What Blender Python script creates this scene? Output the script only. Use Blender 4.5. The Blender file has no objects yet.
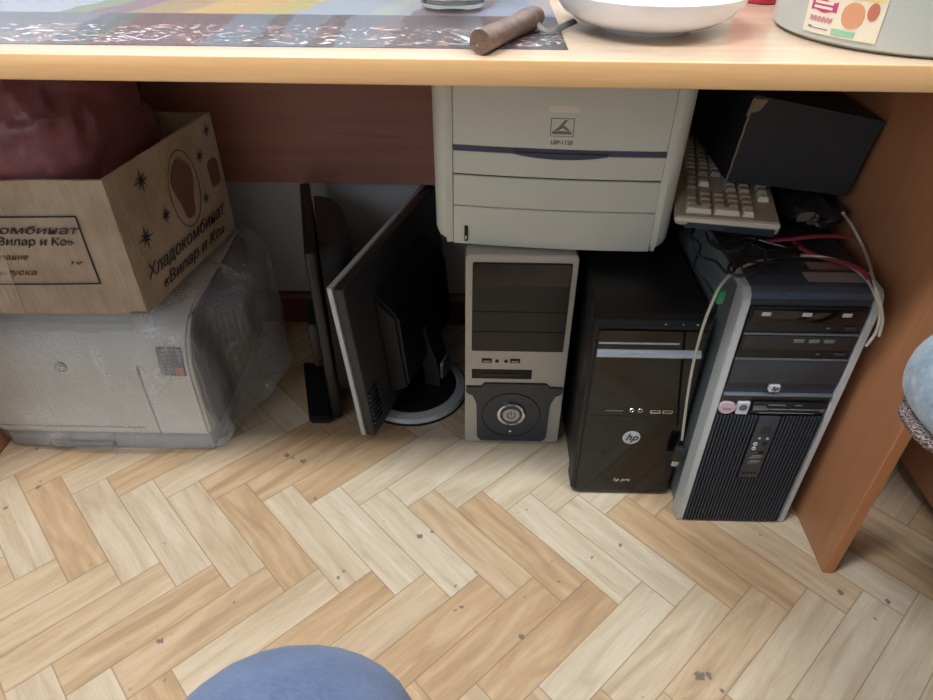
import bpy, bmesh, math, random
from mathutils import Vector, Matrix, noise
random.seed(7)
sc = bpy.context.scene
COL = sc.collection
PI = math.pi

# ------------------------------------------------------------------ camera numbers (metric fit of the photograph)
F_PX, PITCH, ROLL, HCAM, YAW = 666.4, .65395, .0056, .9, -.02
_d = Vector((math.sin(YAW)*math.cos(PITCH), math.cos(YAW)*math.cos(PITCH), -math.sin(PITCH)))
_r = Vector((math.cos(YAW), -math.sin(YAW), 0)); _u = _r.cross(_d)
_r2 = _r*math.cos(ROLL)+_u*math.sin(ROLL); _u2 = -_r*math.sin(ROLL)+_u*math.cos(ROLL)
def ray(px, py): return _d+_r2*((px-466.5)/F_PX)+_u2*((350-py)/F_PX)
def atz(px, py, z):                       # where a sight line meets the height z
    v = ray(px, py); t = (z-HCAM)/v.z; return Vector((v.x*t, v.y*t, z))
def aty(px, py, y):                       # where a sight line meets the depth y
    v = ray(px, py); t = y/v.y; return Vector((v.x*t, y, HCAM+v.z*t))

cam = bpy.data.cameras.new('camera'); camo = bpy.data.objects.new('camera', cam); COL.objects.link(camo)
cam.sensor_width = 36; cam.lens = 36*F_PX/933; cam.clip_start = .01
M = Matrix((_r2, _u2, -_d)).transposed().to_4x4(); M.translation = Vector((0, 0, HCAM)); camo.matrix_world = M
sc.camera = camo

# ------------------------------------------------------------------ materials
def lin(c):
    if isinstance(c, str):
        c = [int(c[i:i+2], 16)/255 for i in (0, 2, 4)]
    return tuple(((x/12.92) if x <= .04045 else ((x+.055)/1.055)**2.4) for x in c)+(1,)
class NT:
    def __init__(s, name):
        s.m = bpy.data.materials.new(name); s.m.use_nodes = True; s.t = s.m.node_tree; s.n = s.t.nodes
        s.b = s.n['Principled BSDF']
    def new(s, t, **k):
        n = s.n.new(t)
        for a, v in k.items(): setattr(n, a, v)
        return n
    def link(s, a, b): s.t.links.new(a, b)
    def math(s, op, a, b=None, c=None):
        n = s.new('ShaderNodeMath', operation=op)
        for i, v in enumerate((a, b, c)):
            if v is None: continue
            if isinstance(v, (int, float)): n.inputs[i].default_value = v
            else: s.link(v, n.inputs[i])
        return n.outputs[0]
    def mix(s, f, a, b, blend='MIX'):
        n = s.new('ShaderNodeMix', data_type='RGBA', blend_type=blend)
        for k, v in ((0, f), (6, a), (7, b)):
            if isinstance(v, (int, float)): n.inputs[k].default_value = v
            elif isinstance(v, tuple): n.inputs[k].default_value = v
            else: s.link(v, n.inputs[k])
        return n.outputs[2]
    def coord(s, kind='Object'):
        return s.new('ShaderNodeTexCoord').outputs[kind]
    def mapping(s, vec, scale=(1,1,1), loc=(0,0,0), rot=(0,0,0)):
        n = s.new('ShaderNodeMapping'); s.link(vec, n.inputs[0])
        n.inputs['Location'].default_value = loc; n.inputs['Rotation'].default_value = rot; n.inputs['Scale'].default_value = scale
        return n.outputs[0]
    def noise(s, vec, scale, detail=3, rough=.5, dist=0):
        n = s.new('ShaderNodeTexNoise'); s.link(vec, n.inputs['Vector'])
        n.inputs['Scale'].default_value = scale; n.inputs['Detail'].default_value = detail
        n.inputs['Roughness'].default_value = rough; n.inputs['Distortion'].default_value = dist
        return n.outputs[0]
    def ramp(s, f, stops, interp='LINEAR'):
        n = s.new('ShaderNodeValToRGB'); s.link(f, n.inputs[0]); n.color_ramp.interpolation = interp
        e = n.color_ramp.elements
        while len(e) < len(stops): e.new(.5)
        for i, (p, c) in enumerate(stops): e[i].position = p; e[i].color = c
        return n.outputs[0]
    def bump(s, h, strength=.2, dist=.001):
        n = s.new('ShaderNodeBump'); s.link(h, n.inputs['Height']); n.inputs['Strength'].default_value = strength
        n.inputs['Distance'].default_value = dist; s.link(n.outputs[0], s.b.inputs['Normal'])
    def set(s, **k):
        names = dict(rough='Roughness', metal='Metallic', spec='Specular IOR Level', trans='Transmission Weight', ior='IOR',
                     coat='Coat Weight', coatr='Coat Roughness', sheen='Sheen Weight', alpha='Alpha', color='Base Color')
        for a, v in k.items():
            i = s.b.inputs[names[a]]
            if isinstance(v, (int, float, tuple)): i.default_value = v
            else: s.link(v, i)
        return s
_mc = {}
def plastic(name, c, rough=.4, metal=0., var=.06, grain=0., scale=40, **k):
    """painted metal / moulded plastic with faint mottling and optional fine grain"""
    if name in _mc: return _mc[name]
    t = NT(name); co = t.coord()
    n = t.noise(co, scale*.3, 4, .6)
    c = lin(c); dk = tuple(x*(1-var*2) for x in c[:3])+(1,); lt = tuple(min(1, x*(1+var)) for x in c[:3])+(1,)
    t.set(color=t.ramp(n, [(.3, dk), (.7, lt)]), metal=metal, **k)
    r = t.math('MULTIPLY_ADD', t.noise(co, scale, 3), .12, rough-.06); t.set(rough=r)
    if grain: t.bump(t.noise(co, 1400, 2), grain, .0004)
    _mc[name] = t.m; return t.m

def wood(name, c1, c2, axis='x', rough=.35, scale=1., coat=0.):
    t = NT(name); co = t.coord()
    sc_ = {'x': (1.2, 22, 22), 'y': (22, 1.2, 22), 'z': (22, 22, 1.2)}[axis]
    v = t.mapping(co, tuple(a*scale for a in sc_))
    n = t.noise(v, 3, 6, .6, .6)
    fine = t.noise(t.mapping(co, tuple(a*scale*6 for a in sc_)), 3, 3, .6)
    f = t.math('ADD', t.math('MULTIPLY', n, .75), t.math('MULTIPLY', fine, .25))
    t.set(color=t.ramp(f, [(.3, lin(c2)), (.65, lin(c1))]), rough=rough, coat=coat, coatr=.15)
    t.bump(fine, .05, .0003)
    return t.m

def floor_mat():
    t = NT('herringbone_linoleum'); W = .0588
    geo = t.new('ShaderNodeNewGeometry').outputs['Position']
    s = t.new('ShaderNodeSeparateXYZ'); t.link(geo, s.inputs[0]); X, Y = s.outputs[0], s.outputs[1]
    th = .8041; ox, oy = -.695, .743
    c, sn = math.cos(th), math.sin(th)
    dx = t.math('SUBTRACT', X, ox); dy = t.math('SUBTRACT', Y, oy)
    U = t.math('ADD', t.math('MULTIPLY', dx, c/W), t.math('MULTIPLY', dy, -sn/W))
    V = t.math('ADD', t.math('MULTIPLY', dx, sn/W), t.math('MULTIPLY', dy, c/W))
    i = t.math('FLOOR', U); j = t.math('FLOOR', V)
    fu = t.math('FRACT', U); fv = t.math('FRACT', V)
    d = t.math('FLOORED_MODULO', t.math('SUBTRACT', i, j), 8)
    isB = t.math('GREATER_THAN', d, 3.5)
    e = t.math('SUBTRACT', 7, d)
    def sel(a, b):     # a where the plank runs one way, b the other
        return t.math('ADD', t.math('MULTIPLY', a, t.math('SUBTRACT', 1, isB)), t.math('MULTIPLY', b, isB))
    along = sel(t.math('ADD', fu, d), t.math('ADD', fv, e))
    across = sel(fv, fu)
    idx = sel(t.math('SUBTRACT', i, d), i); idy = sel(j, t.math('SUBTRACT', j, e))
    cid = t.new('ShaderNodeCombineXYZ'); t.link(idx, cid.inputs[0]); t.link(idy, cid.inputs[1]); t.link(isB, cid.inputs[2])
    wn = t.new('ShaderNodeTexWhiteNoise', noise_dimensions='3D'); t.link(cid.outputs[0], wn.inputs['Vector'])
    rnd = wn.outputs['Value']; rc = wn.outputs['Color']
    # grain runs along each plank
    cv = t.new('ShaderNodeCombineXYZ'); t.link(t.math('MULTIPLY', along, .35), cv.inputs[0]); t.link(t.math('MULTIPLY', across, 2.6), cv.inputs[1])
    t.link(t.math('MULTIPLY', rnd, 60), cv.inputs[2])
    g1 = t.noise(cv.outputs[0], 1.1, 3, .5, .8)
    g2 = t.noise(t.mapping(cv.outputs[0], (3, 10, 1)), 2.2, 4, .65, .2)
    grain = t.math('ADD', t.math('MULTIPLY', g1, .62), t.math('MULTIPLY', g2, .38))
    light = t.ramp(grain, [(.34, lin('b5a38a')), (.5, lin('c8baa3')), (.66, lin('d5cab6'))])
    tan = t.ramp(grain, [(.34, lin('a5886a')), (.5, lin('b99c7a')), (.66, lin('c8ae8e'))])
    base = t.mix(t.ramp(rnd, [(.25, (0,0,0,1)), (.75, (1,1,1,1))]), tan, light)
    # seams
    ea = t.math('MINIMUM', across, t.math('SUBTRACT', 1, across)); el = t.math('MINIMUM', along, t.math('SUBTRACT', 4, along))
    seam = t.math('MINIMUM', ea, el)
    sm = t.ramp(seam, [(.008, (1,1,1,1)), (.022, (0,0,0,1))])
    col = t.mix(t.math('MULTIPLY', sm, .62), base, lin('7d6344'))
    # worn spots where the print is scuffed off
    spots = [(420,536,.0055),(432,532,.003),(521,636,.005),(38,487,.005),(41,481,.003),(287,455,.006),(303,461,.006),(293,458,.004),(338,578,.0035),(344,571,.003),
             (315,499,.0035),(456,586,.003),(461,607,.0028),(455,610,.002),(476,573,.003),(700,676,.008),(722,690,.004),(709,675,.005),(840,592,.0055),(888,602,.0045),
             (875,618,.003),(760,535,.003),(552,562,.002),(559,581,.0025),(524,597,.002),(592,557,.003),(5,508,.004),(160,641,.006),(346,682,.0025),(37,449,.004),(117,454,.002),(620,545,.003),(234,603,.002),(527,510,.002),(130,688,.002),(165,680,.002)]
    nz = t.new('ShaderNodeTexNoise'); t.link(geo, nz.inputs['Vector']); nz.inputs['Scale'].default_value = 150; nz.inputs['Detail'].default_value = 3
    off = t.new('ShaderNodeVectorMath', operation='MULTIPLY_ADD'); t.link(nz.outputs['Color'], off.inputs[0])
    off.inputs[1].default_value = (.012, .012, 0); off.inputs[2].default_value = (-.006, -.006, 0)
    pos = t.new('ShaderNodeVectorMath', operation='ADD'); t.link(geo, pos.inputs[0]); t.link(off.outputs[0], pos.inputs[1])
    acc = None
    for (px, py, r) in spots:
        p = atz(px, py, 0); dn = t.new('ShaderNodeVectorMath', operation='DISTANCE'); t.link(pos.outputs[0], dn.inputs[0]); dn.inputs[1].default_value = p
        q = t.math('SUBTRACT', dn.outputs['Value'], r*.85)
        acc = q if acc is None else t.math('MINIMUM', acc, q)
    spot = t.ramp(t.math('ADD', t.math('MULTIPLY', acc, 400), .5), [(.2, (1,1,1,1)), (.8, (0,0,0,1))])
    col = t.mix(t.math('MULTIPLY', spot, .85), col, lin('66625f'))
    # small dirt specks
    sp = t.noise(geo, 90, 2, .6); sp = t.ramp(sp, [(.735, (0,0,0,1)), (.76, (1,1,1,1))])
    col = t.mix(t.math('MULTIPLY', sp, .45), col, lin('6d5a48'))
    t.set(color=col, rough=t.math('MULTIPLY_ADD', t.noise(geo, 14, 3), .15, .36), spec=.4)
    t.bump(t.math('SUBTRACT', g2, sm), .12, .0006)
    return t.m

def cardboard_mat():
    t = NT('cardboard'); co = t.coord()
    v = t.mapping(co, (90, 90, 6)); n = t.noise(v, 3, 4, .6); n2 = t.noise(co, 9, 4, .6)
    f = t.math('ADD', t.math('MULTIPLY', n, .35), t.math('MULTIPLY', n2, .65))
    t.set(color=t.ramp(f, [(.35, lin('8f7d69')), (.5, lin('a2917d')), (.66, lin('b0a18e'))]), rough=.75)
    t.bump(n, .15, .0006); return t.m

def film_mat(name, tint, dens=.25, rough=.12, bubbles=False, wrinkle=30):
    """thin clear plastic: part passes through, part catches light"""
    t = NT(name); co = t.coord()
    tr = t.new('ShaderNodeBsdfTransparent'); tr.inputs[0].default_value = (.93, .94, .95, 1)
    t.set(color=lin(tint), rough=rough, spec=.6)
    out = t.n['Material Output']; mx = t.new('ShaderNodeMixShader')
    w = t.noise(t.mapping(co, (1, 1, .5)), wrinkle, 4, .6, 1.2)
    if bubbles:
        vo = t.new('ShaderNodeTexVoronoi'); t.link(co, vo.inputs['Vector']); vo.inputs['Scale'].default_value = 135; vo.inputs['Randomness'].default_value = .25
        h = t.math('ADD', t.ramp(vo.outputs['Distance'], [(.1, (1,1,1,1)), (.5, (0,0,0,1))]), t.math('MULTIPLY', w, 1.5))
        f = t.math('ADD', t.math('MULTIPLY', t.ramp(vo.outputs['Distance'], [(.28, (0,0,0,1)), (.5, (1,1,1,1))]), .09),
                   t.math('MULTIPLY_ADD', t.ramp(w, [(.52, (0,0,0,1)), (.75, (1,1,1,1))]), .22, dens))
        t.bump(h, .5, .0016)
    else:
        f = t.math('MULTIPLY_ADD', t.ramp(w, [(.45, (0,0,0,1)), (.75, (1,1,1,1))]), .4, dens); t.bump(w, .5, .003)
    t.link(f, mx.inputs[0]); t.link(tr.outputs[0], mx.inputs[1]); t.link(t.b.outputs[0], mx.inputs[2]); t.link(mx.outputs[0], out.inputs['Surface'])
    return t.m

def cloth_mat(name, c1, c2, scale=600, rough=.85, big=8, sheen=.2):
    t = NT(name); co = t.coord()
    wv = t.new('ShaderNodeTexWave'); t.link(co, wv.inputs[0]); wv.inputs['Scale'].default_value = scale*.4; wv.inputs['Distortion'].default_value = 2
    n = t.noise(co, big, 5, .65); n2 = t.noise(t.mapping(co, (1, 1, 4)), scale*.3, 3, .7)
    f = t.math('ADD', t.math('MULTIPLY', n, .5), t.math('MULTIPLY', n2, .5))
    t.set(color=t.ramp(f, [(.35, lin(c2)), (.65, lin(c1))]), rough=rough, sheen=sheen)
    t.bump(t.math('ADD', wv.outputs[1], n2), .25, .0006); return t.m

def quilt_mat():
    t = NT('flowered_blue_cloth'); co = t.coord()
    vo = t.new('ShaderNodeTexVoronoi'); t.link(co, vo.inputs['Vector']); vo.inputs['Scale'].default_value = 45
    star = t.ramp(vo.outputs['Distance'], [(.06, (1,1,1,1)), (.3, (0,0,0,1))])
    n = t.noise(co, 60, 4, .7)
    base = t.ramp(n, [(.35, lin('7f93a8')), (.65, lin('a3b6c6'))])
    t.set(color=t.mix(t.math('MULTIPLY', star, .6), base, lin('dfe6ea')), rough=.8, sheen=.3)
    t.bump(t.noise(co, 300, 3), .3, .001); return t.m
def knit_mat():
    t = NT('knitted_trim'); co = t.coord()
    wv = t.new('ShaderNodeTexWave', wave_type='BANDS', bands_direction='DIAGONAL'); t.link(co, wv.inputs[0]); wv.inputs['Scale'].default_value = 120
    wv.inputs['Distortion'].default_value = 9; wv.inputs['Detail'].default_value = 4; wv.inputs['Detail Scale'].default_value = 3
    t.set(color=t.ramp(wv.outputs['Fac'], [(.25, lin('5a484a')), (.55, lin('8d797a')), (.85, lin('b8acaa'))]), rough=.9)
    t.bump(wv.outputs['Fac'], .5, .002); return t.m

def sheet_mat():
    """printed oilcloth: collage of coloured pictures with a strip of small scribbled shapes along the front"""
    t = NT('printed_oilcloth'); co = t.new('ShaderNodeNewGeometry').outputs['Position']
    nz = t.noise(co, 25, 3, .6); s = t.new('ShaderNodeSeparateXYZ'); t.link(co, s.inputs[0]); X, Y = s.outputs[0], s.outputs[1]
    xx = t.math('ADD', X, t.math('MULTIPLY', t.math('SUBTRACT', nz, .5), .03))
    slant = t.math('ADD', xx, t.math('MULTIPLY', t.math('SUBTRACT', Y, .68), -.35))
    def r(v, st): return t.ramp(t.math('MULTIPLY_ADD', v, 1/.8, .65/.8), [((x+.65)/.8, lin(c)) for x, c in st], 'CONSTANT')
    front = r(xx, [(-.65,'a3a6ae'),(-.41,'747a88'),(-.385,'5d6b58'),(-.367,'7d2a33'),(-.36,'74202f'),(-.265,'727c8c'),(-.22,'47202c'),(-.2,'7b8291'),(-.165,'5a3038'),
                   (-.14,'8f95a3'),(-.11,'9c8f94'),(-.085,'63444a'),(-.02,'766a74'),(.0,'6a2a34'),(.045,'55525f'),(.06,'3c2a31')])
    back = r(slant, [(-.65,'b3b8c4'),(-.5,'8a9a7c'),(-.47,'8b6a7b'),(-.43,'a98a58'),(-.37,'c9a04e'),(-.29,'b6a552'),(-.25,'9aa2b0'),(-.17,'a8ada6'),(-.14,'9fa3ae'),(-.12,'7d6568'),(-.05,'8b97ab'),(-.01,'a79a9a'),(.03,'6b7fb0'),(.06,'8a90a0')])
    st = t.math('GREATER_THAN', Y, .79)
    col = t.mix(1., t.mix(st, front, back), t.mix(st, (.38, .38, .40, 1), (.72, .72, .74, 1)), 'MULTIPLY')  # rear band kept paler: bright wall reflection painted into the print colours
    m = t.noise(t.mapping(co, (1, 1.6, 1)), 34, 2, .5, 3.)
    sc_ = t.ramp(m, [(.60, (0,0,0,1)), (.63, (1,1,1,1))])
    band = t.math('MULTIPLY', t.math('LESS_THAN', Y, .735), t.math('GREATER_THAN', Y, .660))
    col = t.mix(t.math('MULTIPLY', t.math('MULTIPLY', sc_, band), .85), col, lin('e3e2e4'))
    m2 = t.ramp(t.noise(co, 38, 2, .5, 2.), [(.58, (0,0,0,1)), (.62, (1,1,1,1))])
    col = t.mix(t.math('MULTIPLY', t.math('MULTIPLY', m2, band), .5), col, lin('c07a5c'))
    t.set(color=col, rough=.35, coat=.2, coatr=.08); return t.m

MAT = dict(
    floor=floor_mat(),
    wall=plastic('wall_paint', 'a3a4a6', .7, var=.03, scale=6),
    base=wood('baseboard_wood', '6d3b30', '512a22', 'x', .45),
    top=wood('desk_top_laminate', 'dcc5ad', 'd2b496', 'x', .22, coat=.3),
    edge=wood('desk_edge_band', 'dfb27e', 'cfa06c', 'x', .35),
    panel=wood('desk_side_laminate', 'b07c5a', '9f6d4d', 'z', .42, scale=.6),
    pedge=wood('desk_side_edge_band', 'bd8055', 'ad7049', 'z', .4),
    modesty=wood('modesty_laminate', '9c6a5a', '87564a', 'x', .5, scale=.6),
    blk=plastic('black_plastic', '111215', .45, grain=.2),
    blk2=plastic('charcoal_plastic', '26272b', .5, grain=.2),
    gloss=plastic('glossy_black_plastic', '0c0d0f', .08, var=.02),
    dgrey=plastic('dark_grey_bezel', '323843', .38),
    silver=plastic('silver_plastic', 'aaa69e', .34, .12, var=.03),
    slv2=plastic('light_silver_plastic', 'b4babe', .3, .12, var=.03),
    steel=plastic('painted_steel', '6f7a82', .42, .45, var=.04),
    slate=plastic('slate_grey_plastic', '2a303a', .35),
    blueg=plastic('highlit_blue_gloss', '566176', .3, .6),  # base colour raised to carry the trim's bluish highlight
    chrome=plastic('chrome', 'cfd3d6', .14, 1.),
    brushed=plastic('sky_tinted_metal', 'c2d0e6', .36, .6),  # pale blue of the reflected sky put into the metal colour
    beige=plastic('beige_printer_plastic', 'c4c6bd', .45, var=.03, grain=.15, scale=12),
    beige2=plastic('keyboard_shell_plastic', 'b3a797', .5, var=.05),
    key=plastic('keycap_light', 'd9d3c6', .5, var=.03),
    keyd=plastic('keycap_dark', 'a69a8e', .5, var=.05),
    violet=plastic('dark_violet_plastic', '3c3e55', .4),
    slot=plastic('deep_slot', '0b0b0c', .7),
    ink=plastic('grey_ink', '6c6c66', .6),
    inkd=plastic('dark_ink', '2a2f36', .7),
    white=plastic('white_print', 'e9ebee', .5, var=.02),
    lj=plastic('laser_printer_shell', 'cfcec9', .5, var=.03),
    ljd=plastic('laser_printer_base', '9da1a6', .5),
    ljs=plastic('laser_printer_side', '3c3a3b', .5),
    lcd=plastic('control_panel_print', '4b545e', .4),
    orange=plastic('orange_print', 'c07258', .5),
    carton=cardboard_mat(),
    tape=film_mat('packing_tape', 'd8cbb0', .2, .2),
    wrap=film_mat('bubble_wrap', 'e4e8ee', .10, .2, True, 14),
    bag=film_mat('burgundy_bag_film', 'a86a74', .25, .28, False, 12),  # lighter, pinker film puts the crinkle highlights into its colour
    stuffing=cloth_mat('burgundy_cloth', '7d3540', '53222c', 200, .7, 9),
    blkbag=plastic('black_bag_plastic', '1b1b1e', .3, var=.1, scale=30),
    blkbox=plastic('black_worn_covering', '1d1c20', .6, var=.12, grain=.2),
    worn=plastic('worn_tan_edge', '8b7a66', .8, var=.2),
    cable=plastic('pale_cable_rubber', 'b6b5a8', .45),
    cableb=plastic('black_cable_rubber', '101113', .4),
    red=plastic('red_ribbon_plastic', '96384a', .35),
    green=plastic('green_connector', '1f8a60', .4),
    badge=plastic('sticker_white', 'c9c9d2', .35),
    sticker2=plastic('sticker_mauve', 'c2aeb8', .35),
    paper=plastic('paper_label', '7f7776', .7),
    paperr=plastic('reddish_label', '84605e', .7),
    jeans=cloth_mat('denim', '596886', '43526e', 900, .9, 30, .1),
    sole=plastic('rubber_sole', '2a2a2c', .7),
    skin=plastic('skin', 'c79a80', .5),
    quilt=quilt_mat(), knit=knit_mat(),
    stoolw=wood('dark_stool_wood', '6a5444', '4b3a30', 'z', .5),
    sheet=sheet_mat(),
    china=plastic('white_china', 'e6e6ea', .12, var=.01),
    knifew=wood('knife_handle_wood', '7d6250', '4e3a36', 'x', .45, 3.),
    blade=plastic('knife_steel', 'b8bcc2', .2, .9),
    labelp=plastic('label_cream', 'e6dcc6', .5, var=.03), pink=plastic('label_pink', 'c4487c', .5), egg=plastic('label_egg', 'd89a74', .5),
    lgreen=plastic('label_green', '8fc7a8', .5), yellow=plastic('label_yellow', 'e8cf86', .5),
    lilac=plastic('label_lilac', '9a86a8', .5), rose=plastic('pale_rose_print', 'c98e96', .6), maroon=plastic('maroon_print', '6b4c42', .7),
    redc=plastic('red_plastic', 'b02c40', .35),
    frame=plastic('white_window_frame', 'dcdcdc', .4), lampm=None,
)
def glass(name, c=(1,1,1,1), rough=.02):
    t = NT(name); t.set(color=c, trans=1., rough=rough, ior=1.45); return t.m
MAT['glass'] = glass('clear_glass', (.93, .97, .95, 1))
t = NT('milky_tub_plastic'); t.set(color=lin('dfe2da'), rough=.25, trans=.35, spec=.5); MAT['milky'] = t.m
t = NT('clear_table_film'); tr = t.new('ShaderNodeBsdfTransparent'); mx = t.new('ShaderNodeMixShader'); mx.inputs[0].default_value = .045
t.set(color=lin('d8d4d0'), rough=.06, spec=.8)
t.link(tr.outputs[0], mx.inputs[1]); t.link(t.b.outputs[0], mx.inputs[2]); t.link(mx.outputs[0], t.n['Material Output'].inputs['Surface']); MAT['tfilm'] = t.m
def emit(name, c, s):
    t = NT(name); t.b.inputs['Emission Color'].default_value = c; t.b.inputs['Emission Strength'].default_value = s; t.set(color=c); return t.m
MAT['lampm'] = emit('lamp_diffuser', (1, .97, .93, 1), 14.)

# ------------------------------------------------------------------ mesh building
class B:
    def __init__(s): s.bm = bmesh.new(); s.mi = 0
    def _merge(s, tmp):
        me = bpy.data.meshes.new('tmp'); tmp.to_mesh(me); tmp.free()
        n0 = len(s.bm.faces); s.bm.from_mesh(me); bpy.data.meshes.remove(me)
        s.bm.faces.ensure_lookup_table()
        for f in s.bm.faces[n0:]: f.material_index = s.mi
    def box(s, lo, hi, bev=0., seg=2, mat=None):
        t = bmesh.new(); bmesh.ops.create_cube(t, size=1)
        lo, hi = Vector(lo), Vector(hi)
        for v in t.verts: v.co = Vector(((lo[k]+hi[k])/2+v.co[k]*(hi[k]-lo[k]) for k in range(3)))
        if bev: bmesh.ops.bevel(t, geom=t.edges[:], offset=bev, segments=seg, affect='EDGES', profile=.5, clamp_overlap=True)
        if mat: bmesh.ops.transform(t, matrix=mat, verts=t.verts)
        s._merge(t); return s
    def prism(s, pts, d0, d1, plane='xz', bev=0., seg=2, mat=None, caps=True):
        """extrude a 2-D outline; plane 'xz' extrudes along y, 'yz' along x, 'xy' along z"""
        t = bmesh.new()
        f = {'xz': lambda a, b, d: (a, d, b), 'yz': lambda a, b, d: (d, a, b), 'xy': lambda a, b, d: (a, b, d)}[plane]
        A = [t.verts.new(f(a, b, d0)) for a, b in pts]; C = [t.verts.new(f(a, b, d1)) for a, b in pts]; n = len(pts)
        if caps: t.faces.new(A); t.faces.new(C[::-1])
        for i in range(n): t.faces.new((A[i], C[i], C[(i+1) % n], A[(i+1) % n]))
        bmesh.ops.recalc_face_normals(t, faces=t.faces)
        if bev: bmesh.ops.bevel(t, geom=[e for e in t.edges], offset=bev, segments=seg, affect='EDGES', clamp_overlap=True)
        if mat: bmesh.ops.transform(t, matrix=mat, verts=t.verts)
        s._merge(t); return s
    def lathe(s, prof, c=(0,0,0), n=40, mat=None):
        t = bmesh.new(); rings = []
        for r, z in prof:
            rings.append([t.verts.new((c[0]+r*math.cos(2*PI*k/n), c[1]+r*math.sin(2*PI*k/n), c[2]+z)) for k in range(n)] if r > 1e-6 else [t.verts.new((c[0], c[1], c[2]+z))])
        for a, b in zip(rings, rings[1:]):
            for k in range(n):
                q = [a[k % len(a)], a[(k+1) % len(a)], b[(k+1) % len(b)], b[k % len(b)]]
                u = []; [u.append(x) for x in q if x not in u]
                if len(u) > 2: t.faces.new(u)
        bmesh.ops.recalc_face_normals(t, faces=t.faces)
        if mat: bmesh.ops.transform(t, matrix=mat, verts=t.verts)
        s._merge(t); return s
    def disc(s, c, r, h, axis='y', n=28, r2=None, bev=0.):
        """solid disc whose axis is x, y or z, running from c by h"""
        r2 = r if r2 is None else r2
        R = {'y': Matrix.Rotation(-PI/2, 4, 'X'), 'x': Matrix.Rotation(PI/2, 4, 'Y'), 'z': Matrix()}[axis]
        b = bev
        pr = [(0, 0), (r-b, 0), (r, b), (r2, h-b), (r2-b, h), (0, h)] if b else [(0, 0), (r, 0), (r2, h), (0, h)]
        return s.lathe(pr, n=n, mat=Matrix.Translation(c) @ R)
    def ring(s, c, r, rt, axis='y', n=32, m=8):
        R = {'y': Matrix.Rotation(-PI/2, 4, 'X'), 'x': Matrix.Rotation(PI/2, 4, 'Y'), 'z': Matrix()}[axis]
        return s.lathe([(r+rt*math.cos(2*PI*k/m), rt*math.sin(2*PI*k/m)) for k in range(m+1)], n=n, mat=Matrix.Translation(c) @ R)
    def tube(s, pts, r, n=8, flat=1., smooth=6):
        P = [Vector(p) for p in pts]
        if smooth and len(P) > 2:
            Q = []
            for i in range(len(P)-1):
                p0, p1, p2, p3 = P[max(i-1, 0)], P[i], P[i+1], P[min(i+2, len(P)-1)]
                for k in range(smooth):
                    u = k/smooth
                    Q.append(.5*((2*p1)+(p2-p0)*u+(2*p0-5*p1+4*p2-p3)*u*u+(3*p1-p0-3*p2+p3)*u**3))
            Q.append(P[-1]); P = Q
        rr = r if isinstance(r, (list, tuple)) else [r]*len(P)
        if len(rr) != len(P):
            rr = [rr[0]+(rr[-1]-rr[0])*i/(len(P)-1) for i in range(len(P))] if len(rr) == 2 else [rr[min(len(rr)-1, int(i/(len(P)-1)*(len(rr)-1)+.5))] for i in range(len(P))]
        t = bmesh.new(); rings = []; up = Vector((0, 0, 1)); prev = None
        for i, p in enumerate(P):
            d = (P[min(i+1, len(P)-1)]-P[max(i-1, 0)]).normalized()
            if prev is None:
                a = d.cross(up)
                if a.length < .1: a = d.cross(Vector((1, 0, 0)))
            else: a = prev-d*prev.dot(d)
            a.normalize(); prev = a; b = d.cross(a)
            rings.append([t.verts.new(p+a*math.cos(2*PI*k/n)*rr[i]+b*math.sin(2*PI*k/n)*rr[i]*flat) for k in range(n)])
        for x, y in zip(rings, rings[1:]):
            for k in range(n): t.faces.new((x[k], x[(k+1) % n], y[(k+1) % n], y[k]))
        t.faces.new(rings[0][::-1]); t.faces.new(rings[-1])
        bmesh.ops.recalc_face_normals(t, faces=t.faces)
        s._merge(t); return s
    def loft(s, rings, closed=True):
        t = bmesh.new(); R = [[t.verts.new(p) for p in r] for r in rings]
        for a, b in zip(R, R[1:]):
            n = len(a)
            for k in range(n): t.faces.new((a[k], a[(k+1) % n], b[(k+1) % n], b[k]))
        if closed: t.faces.new(R[0][::-1]); t.faces.new(R[-1])
        bmesh.ops.recalc_face_normals(t, faces=t.faces); s._merge(t); return s
    def build(s, name, mats, parent=None, smooth=35, **props):
        me = bpy.data.meshes.new(name); s.bm.to_mesh(me); s.bm.free()
        mats = mats if isinstance(mats, (list, tuple)) else [mats]
        for m in mats: me.materials.append(MAT[m])
        if smooth:
            me.polygons.foreach_set('use_smooth', [True]*len(me.polygons))
            try: me.set_sharp_from_angle(angle=math.radians(smooth))
            except Exception: pass
        o = bpy.data.objects.new(name, me); COL.objects.link(o)
        if parent: o.parent = parent
        for k, v in props.items(): o[k] = v
        return o
def thing(name, label, cat, loc=(0,0,0), rot=(0,0,0), group=None):
    o = bpy.data.objects.new(name, None); COL.objects.link(o); o.location = loc; o.rotation_euler = rot
    o.empty_display_size = .05; o['label'] = label; o['category'] = cat
    if group: o['group'] = group
    return o
def tag(o, label, cat, group=None):
    o['label'] = label; o['category'] = cat
    if group: o['group'] = group
    return o
def rrect(x0, z0, x1, z1, r, n=5):
    p = []
    for cx, cz, a in ((x1-r, z1-r, 0), (x0+r, z1-r, 90), (x0+r, z0+r, 180), (x1-r, z0+r, 270)):
        for k in range(n+1):
            t = math.radians(a+90*k/n); p.append((cx+r*math.cos(t), cz+r*math.sin(t)))
    return p
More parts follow.
